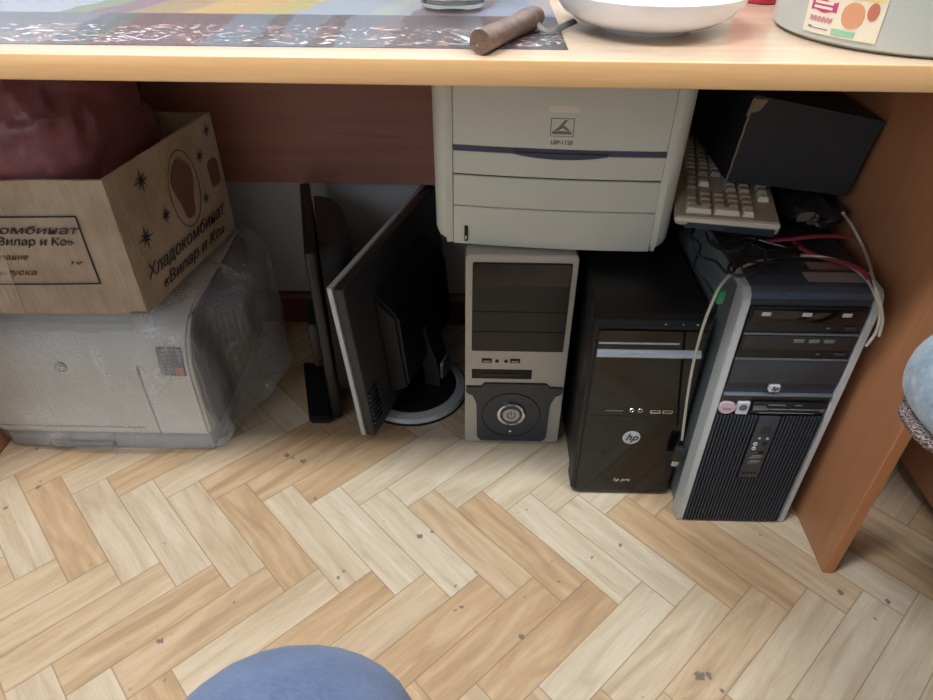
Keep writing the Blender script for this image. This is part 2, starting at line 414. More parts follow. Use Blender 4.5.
def text(name, body, size, mat, parent, M4, ext=.0002, shear=0., align='CENTER', bold=0., width=None, **props):
    """flat lettering lying in the plane z=0 of M4, x to the right"""
    cu = bpy.data.curves.new('tmp', 'FONT'); cu.body = body; cu.size = size; cu.extrude = ext; cu.shear = shear; cu.align_x = align; cu.align_y = 'CENTER'
    cu.offset = bold; cu.resolution_u = 3
    ob = bpy.data.objects.new('tmp', cu); COL.objects.link(ob); bpy.context.view_layer.update()
    me = bpy.data.meshes.new_from_object(ob.evaluated_get(bpy.context.evaluated_depsgraph_get()))
    bpy.data.objects.remove(ob); bpy.data.curves.remove(cu)
    if width:
        w = max(v.co.x for v in me.vertices)-min(v.co.x for v in me.vertices); me.transform(Matrix.Scale(width/w, 4, Vector((1, 0, 0))))
    me.transform(M4); me.name = name; me.materials.clear(); me.materials.append(MAT[mat])
    o = bpy.data.objects.new(name, me); COL.objects.link(o); o.parent = parent
    for k, v in props.items(): o[k] = v
    return o
FR = Matrix.Rotation(PI/2, 4, 'X')      # text plane facing -y
def front(x, y, z, rot=0): return Matrix.Translation((x, y, z)) @ FR @ Matrix.Rotation(rot, 4, 'Z')
def struct(o): o['kind'] = 'structure'; return o

# ------------------------------------------------------------------ the room
struct(B().box((-3, -2.2, -.06), (3, 1.3, 0)).build('floor', 'floor', smooth=0))
WY = 1.285
w = B()
wx0, wx1, wz0, wz1 = -1.3, 1.5, 1.05, 2.2           # window opening in the wall behind the desk
w.box((-3, WY, 0), (wx0, WY+.2, 2.75)); w.box((wx1, WY, 0), (3, WY+.2, 2.75)); w.box((wx0, WY, 0), (wx1, WY+.2, wz0)); w.box((wx0, WY, wz1), (wx1, WY+.2, 2.75))
struct(w.build('wall_back', 'wall', smooth=0))
struct(B().box((-3, -2.2, 2.75), (3, 1.485, 2.85)).build('ceiling', 'wall', smooth=0))
struct(B().box((-3.1, -2.2, 0), (-3, 1.485, 2.75)).build('wall_left', 'wall', smooth=0))
struct(B().box((3, -2.2, 0), (3.1, 1.485, 2.75)).build('wall_right', 'wall', smooth=0))
struct(B().box((-3, -2.3, 0), (3, -2.2, 2.75)).build('wall_front', 'wall', smooth=0))
b = B(); b.prism([(WY, 0), (WY-.014, 0), (WY-.014, .066), (WY-.009, .074), (WY-.004, .077), (WY, .077)], -3, 3, 'yz')
struct(b.build('baseboard_back', 'base', smooth=0))
win = B()
for x0, x1 in ((wx0, wx0+.06), (.07, .13), (wx1-.06, wx1)): win.box((x0, WY+.05, wz0), (x1, WY+.11, wz1), .004)
for z0, z1 in ((wz0, wz0+.06), (wz1-.06, wz1)): win.box((wx0, WY+.05, z0), (wx1, WY+.11, z1), .004)
wo = struct(win.build('window_1', 'frame'))
B().box((wx0+.03, WY+.075, wz0+.03), (wx1-.03, WY+.082, wz1-.03)).build('pane', 'tfilm', wo, smooth=0)
B().box((wx0-.03, WY-.04, wz0-.025), (wx1+.03, WY+.06, wz0), .005).build('window_sill', 'frame', wo)
# ceiling lamps behind and left of the viewer
for k, (x, y) in enumerate(((-.85, -.02), (1.05, -.02))):
    lt = thing('ceiling_lamp', ('white ceiling lamp on the left behind the viewer', 'white ceiling lamp on the right behind the viewer')[k], 'lamp', (x, y, 2.75))
    B().box((-.62, -.17, -.06), (.62, .17, 0), .01).build('housing', 'frame', lt)
    B().box((-.59, -.145, -.066), (.59, .145, -.055), .003).build('diffuser', 'lampm', lt)
    la = bpy.data.lights.new('lamp_light', 'AREA'); la.shape = 'RECTANGLE'; la.size = 1.1; la.size_y = .28; la.energy = (42, 20)[k]; la.color = (.94, .975, 1)
    lo = bpy.data.objects.new('lamp_light', la); COL.objects.link(lo); lo.parent = lt; lo.location = (0, 0, -.08)

# ------------------------------------------------------------------ the desk
DX0, DX1, DF = -.892, .560, .622
desk = thing('desk', 'long beech-coloured laminate desk with computer equipment stored under it', 'desk', (0, 0, 0))
b = B(); b.box((DX0-.01, DF-.012, .7265), (DX1+.014, 1.268, .748), .0015, 1); b.build('desk_top', 'top', desk, smooth=0)
b = B(); b.box((DX0-.01, DF-.0165, .7260), (DX1+.014, DF-.0118, .7485), .0015, 2); b.build('edge_band', 'edge', desk)
for x0, x1, nm in ((DX0, DX0+.018, 0), (.541, .558, 1)):
    b = B(); b.box((x0, DF+.003, .002), (x1, 1.262, .7265), .0008, 1); o = b.build('side_panel', 'panel', desk, smooth=0)
    B().box((x0-.0002, DF, .002), (x1+.0002, DF+.0034, .7265), .0008, 1).build('edge_strip', 'pedge', o, smooth=0)
    B().box((x0+.001, DF+.002, 0), (x1-.001, 1.26, .004)).build('foot_strip', 'blk', o, smooth=0)
B().box((DX0+.018, 1.243, .354), (.541, 1.259, .7265)).build('modesty_panel', 'modesty', desk, smooth=0)
DX2 = 1.46  # desk section out of view on the right, added to shade the floor
b = B(); b.box((DX1+.016, DF-.012, .7265), (DX2, 1.268, .748), .0015, 1)
B().box((DX2-.02, DF+.003, .002), (DX2-.002, 1.262, .7265)).build('side_panel', 'panel', desk, smooth=0)
B().box((.76, DF+.04, .02), (1.25, 1.20, .7260), .002).build('shade_cabinet', 'panel', desk, smooth=0)  # cabinet block added to keep light off the floor beside the panel
B().box((.558, 1.243, .0), (DX2-.02, 1.259, .7265)).build('modesty_panel', 'modesty', desk, smooth=0)
b.build('desk_top', 'top', desk, smooth=0)
B().box((DX1+.016, DF-.0165, .7260), (DX2, DF-.0118, .7485), .0015, 2).build('edge_band', 'edge', desk)
DR = Matrix.Translation((.541, .623, 0)) @ Matrix.Rotation(-.010, 4, 'Z') @ Matrix.Translation((-.541, -.623, 0)); desk.location = DR.translation; desk.rotation_euler = (0, 0, -.010)

# ------------------------------------------------------------------ silver-fronted tower
def silver_tower():
    t = thing('computer_tower', 'small computer tower with silver front, black drive panel and round power button', 'computer', (-.02, .889, 0))
    W, H, D = .173, .4015, .386
    b = B(); b.box((.004, .030, .004), (W-.004, D, H-.003), .003); b.build('case', 'blk', t)
    b = B(); b.prism(rrect(0, .003, W, H, .008), 0, .032, 'xz', .003); b.build('front_bezel', 'silver', t)
    for x in (.02, W-.02):
        for y in (.05, D-.04): B().disc((x, y, 0), .01, .006, 'z', 16).build('foot', 'blk', t)
    b = B(); b.prism(rrect(.0108, .2180, .1640, .3880, .003), -.0015, .002, 'xz', .0006); pn = b.build('drive_panel', 'blk', t)
    b = B(); b.prism(rrect(.0125, .3470, .1622, .3865, .002), -.0024, .002, 'xz', .0006); b.build('drive_cover', 'gloss', pn)
    b = B()
    for z in (.2977, .2585): b.box((.0115, -.0021, z-.0006), (.1633, -.001, z+.0006))
    b.build('groove', 'slot', pn)
    for x in (.037, .0847):
        p = B().box((x-.0085, -.0012, .1925), (x+.0085, .002, .2015), .0008).build('usb_port', 'slot', t)
        B().box((x-.006, -.0016, .1950), (x+.006, .001, .1972)).build('tongue', 'silver', p)
    for x in (.0542, .0695): B().disc((x, .001, .1962), .0032, -.0022, 'y', 16).build('audio_jack', 'slot', t)
    p = B().box((.0115, -.001, .1572), (.1150, .002, .1778), .001).build('floppy_slot', 'slot', t)
    B().box((.03, -.0025, .1655), (.092, .001, .1705), .001).build('flap', 'blk', p)
    # dark lower panel with stepped shoulders
    o = [(.002, .1405), (.002, .128), (.006, .1225), (.013, .1200), (.0190, .1050), (.0208, .095), (.0225, .018), (.030, .0085), (.143, .0085), (.1505, .018), (.1515, .095),
         (.1540, .105), (.160, .1200), (.167, .1225), (.171, .128), (.171, .1405), (.148, .1405), (.142, .1485), (.034, .1485), (.028, .1405)]
    b = B(); b.prism(o, -.0035, .002, 'xz', .001); lp = b.build('lower_panel', 'slate', t)
    B().ring((.0832, -.0035, .074), .052, .0012, 'y', 48).build('ring_groove', 'blk', lp)
    pb = B().disc((.0832, -.0033, .0795), .0255, -.004, 'y', 40, bev=0).ring((.0832, -.0070, .0795), .0235, .0022, 'y', 40).build('power_button', 'chrome', t)
    B().disc((.0832, -.0072, .0795), .0200, -.0010, 'y', 36).build('button_ring', 'dgrey', pb)
    B().disc((.0832, -.0080, .0795), .0150, -.0012, 'y', 36).build('button_cap', 'silver', pb)
    arc = [(.0832+.0072*math.sin(a), -.0094, .0795+.0072*math.cos(a)) for a in [math.radians(40+k*280/16) for k in range(17)]]
    B().tube(arc, .0009, 6, smooth=0).tube([(.0832, -.0094, .080), (.0832, -.0094, .0885)], .0009, 6, smooth=0).build('power_symbol', 'inkd', pb)
    B().disc((.0832, -.0033, .0345), .0022, -.001, 'y', 12).build('activity_light', 'white', t)
silver_tower()

# ------------------------------------------------------------------ glossy black tower
def black_tower():
    t = thing('computer_tower', 'glossy black computer tower with round logo and bright drive strip, between two other towers', 'computer', (.166, .772, 0))
    W, H, D = .166, .372, .40
    b = B(); b.box((.004, .045, .006), (W-.003, D, H), .004); b.build('case', 'blk', t)
    prof = [(.048, .004), (.006, .004), (0, .010), (-.001, .345), (.003, .358), (.010, .366), (.024, .371), (.048, .373)]
    b = B(); b.prism(prof, 0, W, 'yz', .0035, 3); b.build('front_bezel', 'blk', t)
    b = B(); b.prism(rrect(.0065, .012, W-.006, .350, .004), -.003, .002, 'xz', .0008); b.build('face_plate', 'gloss', t)
    for x in (.02, W-.02):
        for y in (.05, D-.04): B().box((x-.012, y-.012, 0), (x+.012, y+.012, .006)).build('foot', 'blk', t)
    B().box((.008, -.0042, .3265), (.1240, .002, .3300), .0012).build('tray_slit', 'brushed', t)
    st = B(); st.prism([(.001, .3000)]+[(-.0085*math.sin(PI*k/10)-.001, .3003+.018*k/10) for k in range(11)]+[(.001, .3186)], .0075, .157, 'yz'); st.build('drive_strip', 'brushed', t, label='brushed metal strip coloured with a sky reflection')
    B().box((.008, -.0033, .1855), (.160, 0, .1866)).build('seam', 'slot', t)
    for x in (.0755, .0885):
        p = B().ring((x, -.0032, .1985), .0032, .0009, 'y', 18, 6).build('audio_jack', 'chrome', t)
        B().disc((x, -.002, .1985), .0026, -.0016, 'y', 14).build('hole', 'slot', p)
    for x in (.1118, .1308):
        p = B().prism(rrect(x-.0078, .1935, x+.0078, .2005, .0015), -.0042, .001, 'xz').build('usb_port', 'chrome', t)
        B().box((x-.006, -.0046, .1960), (x+.006, 0, .1988)).build('opening', 'slot', p)
    B().box((.034, -.0036, .1965), (.062, 0, .1978)).build('card_slot', 'ink', t)
    for x, z in ((.100, .3565), (.125, .3560), (.145, .3565)): B().disc((x, .0075, z), .0016, -.004, 'y', 10).build('indicator_light', 'white', t)
    lg = B().disc((.0838, -.0028, .140), .0140, -.0010, 'y', 40).build('logo', 'slv2', t)
    text('lettering', 'hp', .0200, 'inkd', lg, front(.0838, -.0042, .1405), shear=.35, bold=.0003)
    text('lettering', 'hp pro', .0105, 'slv2', t, front(.0822, -.0035, .0400), shear=.2)
black_tower()

# ------------------------------------------------------------------ tall ribbed tower
def ribbed_tower():
    t = thing('computer_tower', 'tall charcoal computer tower with ribbed lower front and silver side rails, beside the desk leg', 'computer', (.337, .7185, 0))
    W, H, D = .1775, .449, .445
    b = B(); b.box((.003, .03, .004), (W-.003, D, H-.004), .003); b.build('case', 'steel', t)
    prof = [(.022, 0), (.004, .002), (.004, .424), (.006, .436), (.013, .445), (.026, .449), (.060, .449), (.060, .444), (.030, .444), (.030, 0)]
    b = B(); b.prism(prof, .008, W-.008, 'yz', .0008, 1); b.build('front_bezel', 'dgrey', t)
    B().box((.004, .055, H-.006), (W-.004, D-.002, H-.001), .001).build('top_cover', 'blk2', t)
    b = B(); b.prism([(.0035, .4365), (.0075, .4445), (.0165, .4498), (.040, .4512), (.040, .446), (.018, .4445), (.0085, .436)], .0085, W-.0085, 'yz', .0005, 1); b.build('top_trim', 'blueg', t, label='blue glossy top trim with its highlight in the colour')
    for x0, x1 in ((0, .0105), (W-.0105, W)):
        pr = [(-.001, .001), (-.001, .432), (.003, .443), (.012, .450), (.052, .4515), (.052, .441), (.030, .441), (.030, .001)]
        b = B(); b.prism(pr, x0, x1, 'yz', .0015, 2); b.build('side_rail', 'slv2', t, label='silver side rail')
    # optical drives
    for z0, z1, dark in ((.3880, .4270, 0), (.3452, .3850, 1)):
        o = B(); o.box((.0135, -.0002, z0), (.1640, .006, z1), .0012); dr = o.build('optical_drive', 'blk', t)
        B().box((.0160, -.0022, z0+.0150), (.1615, .001, z1-.0025), .0015).build('tray_door', 'blk2' if dark else 'gloss', dr)
        B().box((.1420, -.002, z0+.0060), (.1560, .001, z0+.0098), .0008).build('eject_button', 'dgrey', dr)
        B().box((.118, -.0012, z0+.0068), (.1225, .001, z0+.0085)).build('drive_light', 'ink', dr)
        if not dark:
            for x in (.034, .0860, .1370): B().box((x-.0062, -.0030, z1-.0125), (x+.0062, -.001, z1-.0065), .001).build('disc_logo', 'slv2', dr)
        else:
            for x in (.088, .108, .128): B().box((x-.0070, -.0030, z1-.0125), (x+.0070, -.001, z1-.0065), .001).build('disc_logo', 'ink', dr)
    B().box((.0135, -.001, .3005), (.1640, .004, .3425), .001).build('blank_cover', 'dgrey', t)
    B().box((.0135, -.0018, .3845), (.1640, .001, .3862)).box((.0125, -.0018, .3425), (.1645, .001, .3445)).build('bay_trim', 'steel', t)
    bd = B().prism(rrect(.0725, .2855, .0875, .2985, .003), -.0022, .004, 'xz', .0008).build('logo', 'badge', t)
    text('lettering', 'hp', .0105, 'inkd', bd, front(.080, -.0026, .2925), shear=.35, bold=.0002)
    B().box((.0125, -.0025, .2775), (.1650, .004, .2805), .0008).build('trim_line', 'steel', t)
    cr = B().box((.0590, -.0010, .2440), (.1640, .004, .2650), .001).build('card_reader', 'blk', t)
    for x0, x1, z0, z1 in ((.0600, .078, .2560, .2580), (.080, .105, .2600, .2618), (.118, .128, .2600, .2618), (.0605, .082, .2505, .2545), (.083, .110, .2520, .2535), (.112, .155, .2520, .2535), (.156, .162, .2490, .2540), (.070, .150, .2455, .2465)):
        B().box((x0, -.0022, z0), (x1, 0, z1), .0004).build('slot_edge', 'steel', cr)
    p = [(.0235+.0122*math.cos(a)*(1+.12*math.sin(a)), .2530+.0105*math.sin(a)) for a in [2*PI*k/24 for k in range(24)]]
    s1 = B().prism(p, -.0014, .0042, 'xz').build('sticker', 'sticker2', t, label='pale oval sticker')
    text('lettering', 'intel', .0075, 'lilac', s1, front(.0235, -.0018, .2530))
    s2 = B().prism(rrect(.0375, .2425, .0540, .2645, .001), -.0014, .0042, 'xz').build('sticker', 'badge', t, label='white square sticker')
    B().disc((.0458, -.0012, .2555), .0058, -.0008, 'y', 20).build('emblem', 'steel', s2)
    # vertical ribs and the centre port column
    cx0, cx1 = .0740, .1045
    B().box((.0115, .0036, .004), (W-.0115, .0050, .2400)).build('vent_recess', 'slot', t)
    n = 31
    for k in range(n):
        x = .0135+(W-.027)*k/(n-1)
        z0 = .003
        z1 = .2395 if not (cx0-.001 < x < cx1+.001) else .1080
        B().prism([(x-.0016, .0045), (x-.0011, -.0022), (x+.0011, -.0022), (x+.0016, .0045)], z0, z1, 'xy').build('rib', 'dgrey', t, smooth=0)
    cc = B().box((cx0, -.0028, .1100), (cx1, .005, .2385), .001).build('port_column', 'dgrey', t)
    B().disc((.0895, -.0025, .2140), .0080, -.0014, 'y', 28).build('power_button', 'blk2', cc)
    for x, z in ((.0845, .1960), (.0965, .1955)): B().disc((x, -.0025, z), .0021, -.001, 'y', 12).build('indicator_light', 'slv2', cc)
    for x, z in ((.0815, .1840), (.0815, .1750)): B().ring((x, -.003, z), .0026, .0009, 'y', 16, 6).build('audio_jack', 'slv2', cc)
    for z in (.1850, .1660): B().box((.0910, -.0034, z-.003), (.0990, 0, z+.004), .0005).build('usb_port', 'slot', cc)
    for z in (.1560, .1450): B().box((.0800, -.0036, z-.003), (.0960, 0, z-.0005), .0004).box((.083, -.0036, z+.0005), (.099, 0, z+.0035), .0004).build('usb_port', 'ink', cc)
    b = B()
    for k in range(4): b.box((.0785+k*.006, -.0034, .118), (.0815+k*.006, 0, .1225))
    b.build('vent_hole', 'slot', cc)
    # labels on the top
    for (px0, py0, px1, py1, m, zl) in ((813, 262, 850, 272, 'paperr', .4480), (808, 274.5, 858, 283, 'paper', .4514)):
        a = atz(px0, py1, .4495); c = atz(px1, py0, .4495)
        B().box((min(a.x, c.x)-.337, min(a.y, c.y)-.7185, zl), (max(a.x, c.x)-.337, max(a.y, c.y)-.7185, zl+.0006)).build('top_label', m, t, smooth=0)
ribbed_tower()

# ------------------------------------------------------------------ office laser printer resting on the two towers
def big_printer():
    t = thing('laser_printer', 'beige office laser printer resting on top of two computer towers', 'printer', (-.0675, .9225, .4025), (0, 0, -.066))
    W, H, D = .352, .262, .285
    def flare(z): return .004*z/.25
    # centre body with horizontally bowed front
    def bow(x): return -.008*(1-((x-W/2)/(W/2))**2)
    def bowed(z0, z1, xa=.0285, xb=.3255, y1=.05, dy=0., n=14, zt=None):
        P = []
        for k in range(n+1):
            x = xa+(xb-xa)*k/n; P.append((x, bow(x)+dy))
        P += [(xb, y1), (xa, y1)]
        return P
    b = B(); b.box((.006, .03, .006), (W-.006, D, H), .006); b.build('case', 'beige', t)
    z = 0.
    for nm, z0, z1, dy in (('paper_tray', .002, .0645, 0), ('front_cover', .0655, .1125, .0005), ('multipurpose_tray', .1150, .1490, 0), ('top_door', .1575, H-.004, -.001)):
        b = B(); b.prism(bowed(z0, z1, dy=dy), z0, z1, 'xy', .0012, 1)
        o = b.build(nm, 'beige', t)
        if nm == 'paper_tray':
            g = B().box((.0455, -.0075, .0085), (.0505, 0, .0330), .001).build('paper_gauge', 'slot', o)
            B().box((.0468, -.0085, .0120), (.0492, -.004, .0180), .0005).build('gauge_marker', 'beige', g)
    B().prism(bowed(.112, .1155, .030, .322, dy=.004), .1125, .1152, 'xy').build('tray_gap', 'slot', t)
    b = B(); b.prism(bowed(.1490, .1575, dy=.0), .1492, .1572, 'xy')
    lip = [(.115+.13*k/16, .1492-.0062*math.sin(PI*k/16)**.8) for k in range(17)]
    b.prism(lip[::1]+[(.245, .152), (.115, .152)], bow(W/2)-.0018, bow(W/2)+.012, 'xz', .0005, 1)
    b.build('accent_band', 'violet', t, label='dark violet band with a curved grip lip')
    # side columns, rounded
    for sx in (0, 1):
        def X(v): return W-v if sx else v
        rings = []
        for k in range(25):
            zz = H*k/24; r = 0
            ins = .014*(1-min(1, zz/.022))**2            # bottom corner tucks in
            fl = .003*(zz/H)
            ring = [(X(.0275), -.001), (X(.018), -.0032), (X(.009+ins-fl), .001), (X(.003+ins-fl), .008), (X(0+ins-fl), .020), (X(0+ins-fl), D-.01), (X(.010), D), (X(.0275), D)]
            rings.append([(x, y+ins*.5, zz) for x, y in ring])
        b = B(); b.loft(rings); b.build('side_column', 'beige', t)
    # top detail and maker's marks
    B().prism([(.03, 0.0), (W-.03, 0.0), (W-.04, D), (.04, D)], H-.004, H+.018, 'xy', .004).build('top_cover', 'beige', t)
    cx = .1785
    e = B().prism(rrect(cx-.016, .1760, cx+.016, .2010, .001), bow(cx)-.0012, bow(cx)-.0004, 'xz').build('emblem', 'ink', t, label='small square printed emblem')
    B().prism(rrect(cx-.0148, .1770, cx+.0148, .2000, .001), bow(cx)-.0016, bow(cx)-.0006, 'xz').build('emblem_field', 'beige', e)
    for q in ([(cx-.013, .1795), (cx-.013, .1835), (cx+.013, .1835), (cx+.013, .1795)], [(cx-.011, .1845), (cx-.002, .1905), (cx+.004, .1905), (cx+.011, .1845), (cx+.006, .1845), (cx+.001, .1880), (cx-.005, .1845)], [(cx-.005, .1890), (cx+.003, .1990), (cx+.007, .1990), (cx+.0, .1890)]):
        B().prism(q, bow(cx)-.0021, bow(cx)-.001, 'xz').build('emblem_mark', 'ink', e)
    text('lettering', 'LBP-1120', .0078, 'ink', t, front(cx+.001, bow(cx)-.0012, .1675), bold=.0003)
    B().prism(rrect(cx-.020, .2085, cx+.022, .2170, .001), bow(cx)-.0012, bow(cx), 'xz').build('name_plate', 'key', t)
big_printer()

# ------------------------------------------------------------------ monitors
def landscape_monitor():
    R = Matrix.Rotation(math.radians(90-18), 4, 'Z')
    t = thing('monitor', 'black flat monitor with silver bezel and round silver base, turned away beside the silver tower', 'monitor', (-.2035, .8795, .0), (0, 0, math.radians(90-17.5)))
    # local: x runs along the screen away from the viewer, -y is the back (towards +X world), z up ; lean of 4.5 deg
    L = Matrix.Translation((0, 0, .020)) @ Matrix.Rotation(math.radians(-4.6), 4, 'X') @ Matrix.Rotation(math.radians(-1.2), 4, 'Y')
    Wm, Hm = .408, .322
    b = B(); b.box((0, .0, 0), (Wm, .010, Hm), .003, mat=L); b.build('front_bezel', 'slv2', t, label='silver bezel')
    B().box((.018, .0095, .022), (Wm-.018, .0108, Hm-.018), .0005, mat=L).build('screen', 'gloss', t)
    b = B(); b.box((.001, -.020, .001), (Wm-.001, 0, Hm-.001), .006, mat=L); b.build('back_shell', 'blk2', t)
    b = B(); b.prism([(-.018, .035), (-.060, .060), (-.060, .215), (-.018, .262)], .085, .325, 'yz', .006, mat=L); b.build('back_housing', 'blk', t)
    v = B()
    for k in range(7): v.box((.006+k*.0, -.0245, .030+.011*k), (.040, -.0195, .0345+.011*k), .0012, mat=L)
    v.build('control_button', 'dgrey', t)
    # neck and disc base
    c = (.205, -.052)
    n = B(); n.loft([[(c[0]+a*.026, c[1]+bb*.016+off, z) for a, bb in ((-1,-1),(1,-1),(1,1),(-1,1))] for z, off in ((.012, -.012), (.05, -.010), (.085, -.004), (.125, .010), (.16, .018))]); n.build('neck', 'blk2', t)
    B().prism(rrect(c[0]-.020, .03, c[0]+.020, .075, .01), c[1]-.032, c[1]-.026, 'xz', .001).build('neck_cover', 'steel', t)
    cc = (.175, -.022, 0)
    base = B().lathe([(0, 0), (.106, 0), (.1105, .003), (.1105, .006), (.106, .0125), (.092, .0165), (.090, .0150), (0, .0150)], cc, 64).build('base', 'slv2', t, label='round silver base')
    B().lathe([(0, .0150), (.088, .0150), (.0885, .0158), (.078, .0182), (0, .0190)], cc, 56).build('base_cover', 'blk', base)
    B().lathe([(.09, 0), (.1120, 0), (.1125, .0045), (.1105, .0052), (.09, .0052)], cc, 64).build('base_ring', 'blk', base)
landscape_monitor()

def portrait_monitor():
    ang = math.atan2(.935, -.255)
    t = thing('monitor', 'thin black monitor seen edge-on, beside the bubble-wrapped printer', 'monitor', (-.257, .940, 0), (0, 0, ang-.02))
    # local x recedes from the viewer, -y is towards +X world (back shell side)
    Wm, Hm = .285, .372
    R = Matrix.Rotation(math.radians(-.6), 4, 'X')
    B().box((0, 0, .006), (Wm, .020, Hm), .006, 3, mat=R).build('front_bezel', 'blk', t)
    B().box((.015, .0195, .025), (Wm-.015, .0206, Hm-.015), .0004, mat=R).build('screen', 'gloss', t)
    rings = []
    for k in range(9):
        u = k/8; s_ = math.cos(u*PI/2)**.55 if u < 1 else .0; d = .055*math.sin(u*PI/2)
        s_ = max(s_, .3)
        x0, x1, z0, z1 = .020+(.5-.5*s_)*.16, Wm-.008-(.5-.5*s_)*.12, .040+(.5-.5*s_)*.2, Hm-.012-(.5-.5*s_)*.12
        rings.append([(x, -d, z) for x, z in rrect(x0, z0, x1, z1, min(.04, (x1-x0)/2.2), 6)])
    B().loft(rings).build('back_shell', 'blk2', t)
    B().box((.05, .020, .10), (.14, .040, .20), .005).build('neck', 'blk', t)
    B().prism([(-.006, .022), (.165, .018), (.185, .070), (.004, .064)], .0, .018, 'xy', .004).build('base', 'blk', t)
portrait_monitor()

# ------------------------------------------------------------------ bubble-wrapped printer
def wrapped_printer():
    t = thing('laser_printer', 'grey desktop laser printer wrapped in bubble wrap under the cardboard box', 'printer', (-.862, .850, 0))
    W, D = .388, .34
    prof = [(.010, .040), (0, .046), (0, .175), (.006, .212), (.020, .244), (.045, .266), (.085, .278), (D, .284), (D, .040)]
    b = B(); b.prism(prof, 0, W-.003, 'yz', .005, 2); b.build('shell', 'lj', t)
    prof2 = [(.030, .042), (.012, .10), (.014, .200), (.034, .245), (.062, .270), (D-.01, .280), (D-.01, .042)]
    b = B(); b.prism(prof2, W-.006, W+.004, 'yz', .003, 1); b.build('side_cover', 'ljs', t, label='dark side cover')
    B().box((.006, .006, 0), (W-.006, D-.01, .044), .006).build('base', 'ljd', t)
    B().box((.01, -.001, .060), (.270, .002, .0625)).box((.294, -.0012, .045), (.2965, .002, .200)).build('tray_seam', 'ljd', t)
    B().box((.08, -.003, .012), (.20, .008, .020), .001).build('tray_grip', 'ink', t)
    cp = B().box((0, 0, 0), (.042, .006, .054), .002, mat=Matrix.Translation((.333, -.0010, .182)) @ Matrix.Rotation(math.radians(-8), 4, 'X')).build('control_panel', 'lcd', t)
    B().box((.026, -.001, .002), (.040, .001, .018), mat=Matrix.Translation((.333, -.0010, .182)) @ Matrix.Rotation(math.radians(-8), 4, 'X')).build('panel_label', 'orange', cp)
    lg = B().disc((.166, .003, .196), .0095, -.003, 'y', 28).build('logo', 'ljd', t)
    text('lettering', 'hp', .014, 'white', lg, front(.166, -.0008, .196), shear=.35)
    # the wrap: a closed lumpy skin around everything
    rings = []; n = 96; m = 40
    for j in range(m+1):
        u = j/m; y = -.014+.390*u
        e = math.sin(min(1, u/.04)*PI/2)*.5+.5 if u < .04 else (math.sin(min(1, (1-u)/.10)*PI/2)*.35+.65 if u > .9 else 1)
        xr = W+.028+.022*math.sin(min(1, u*1.1)*PI*.5)+.062*math.sin(min(1, max(0, (u-.15)/.7))*PI)**1.2
        zt = .294+.008*math.sin(u*PI)+.006*u*u
        x0, x1, z0, z1 = -.006, xr, .0015, zt
        cx, cz = (x0+x1)/2, (z0+z1)/2; hx, hz = (x1-x0)/2*e, (z1-z0)/2*(e if e > .8 else .8+.2*e)
        ring = []
        for k in range(n):
            a = 2*PI*k/n; ca, sa = math.cos(a), math.sin(a); p = .28
            x = cx+hx*math.copysign(abs(ca)**p, ca); z = cz+hz*math.copysign(abs(sa)**p, sa)
            if x > cx: # right side sags outward at the back, narrower at the bottom
                f = (x-cx)/hx; zz = (z-z0)/(z1-z0)
                x -= .045*f*u*(1-zz)**1.5+.022*f*max(0, zz-.6)*2
                v = Vector((y*9, z*9, 3)); x += f*(.022*(noise.noise(v))+.010*noise.noise(v*3)) if f > .85 else 0
            if z > cz+hz*.6 and f_top(x): z += .003*noise.noise(Vector((x*20, y*20, 0)))
            ring.append((x, y, max(.0012, z)))
        rings.append(ring)
    B().loft(rings).build('bubble_wrap', 'wrap', t, smooth=60, label='clear bubble wrap')
def f_top(x): return True
wrapped_printer()

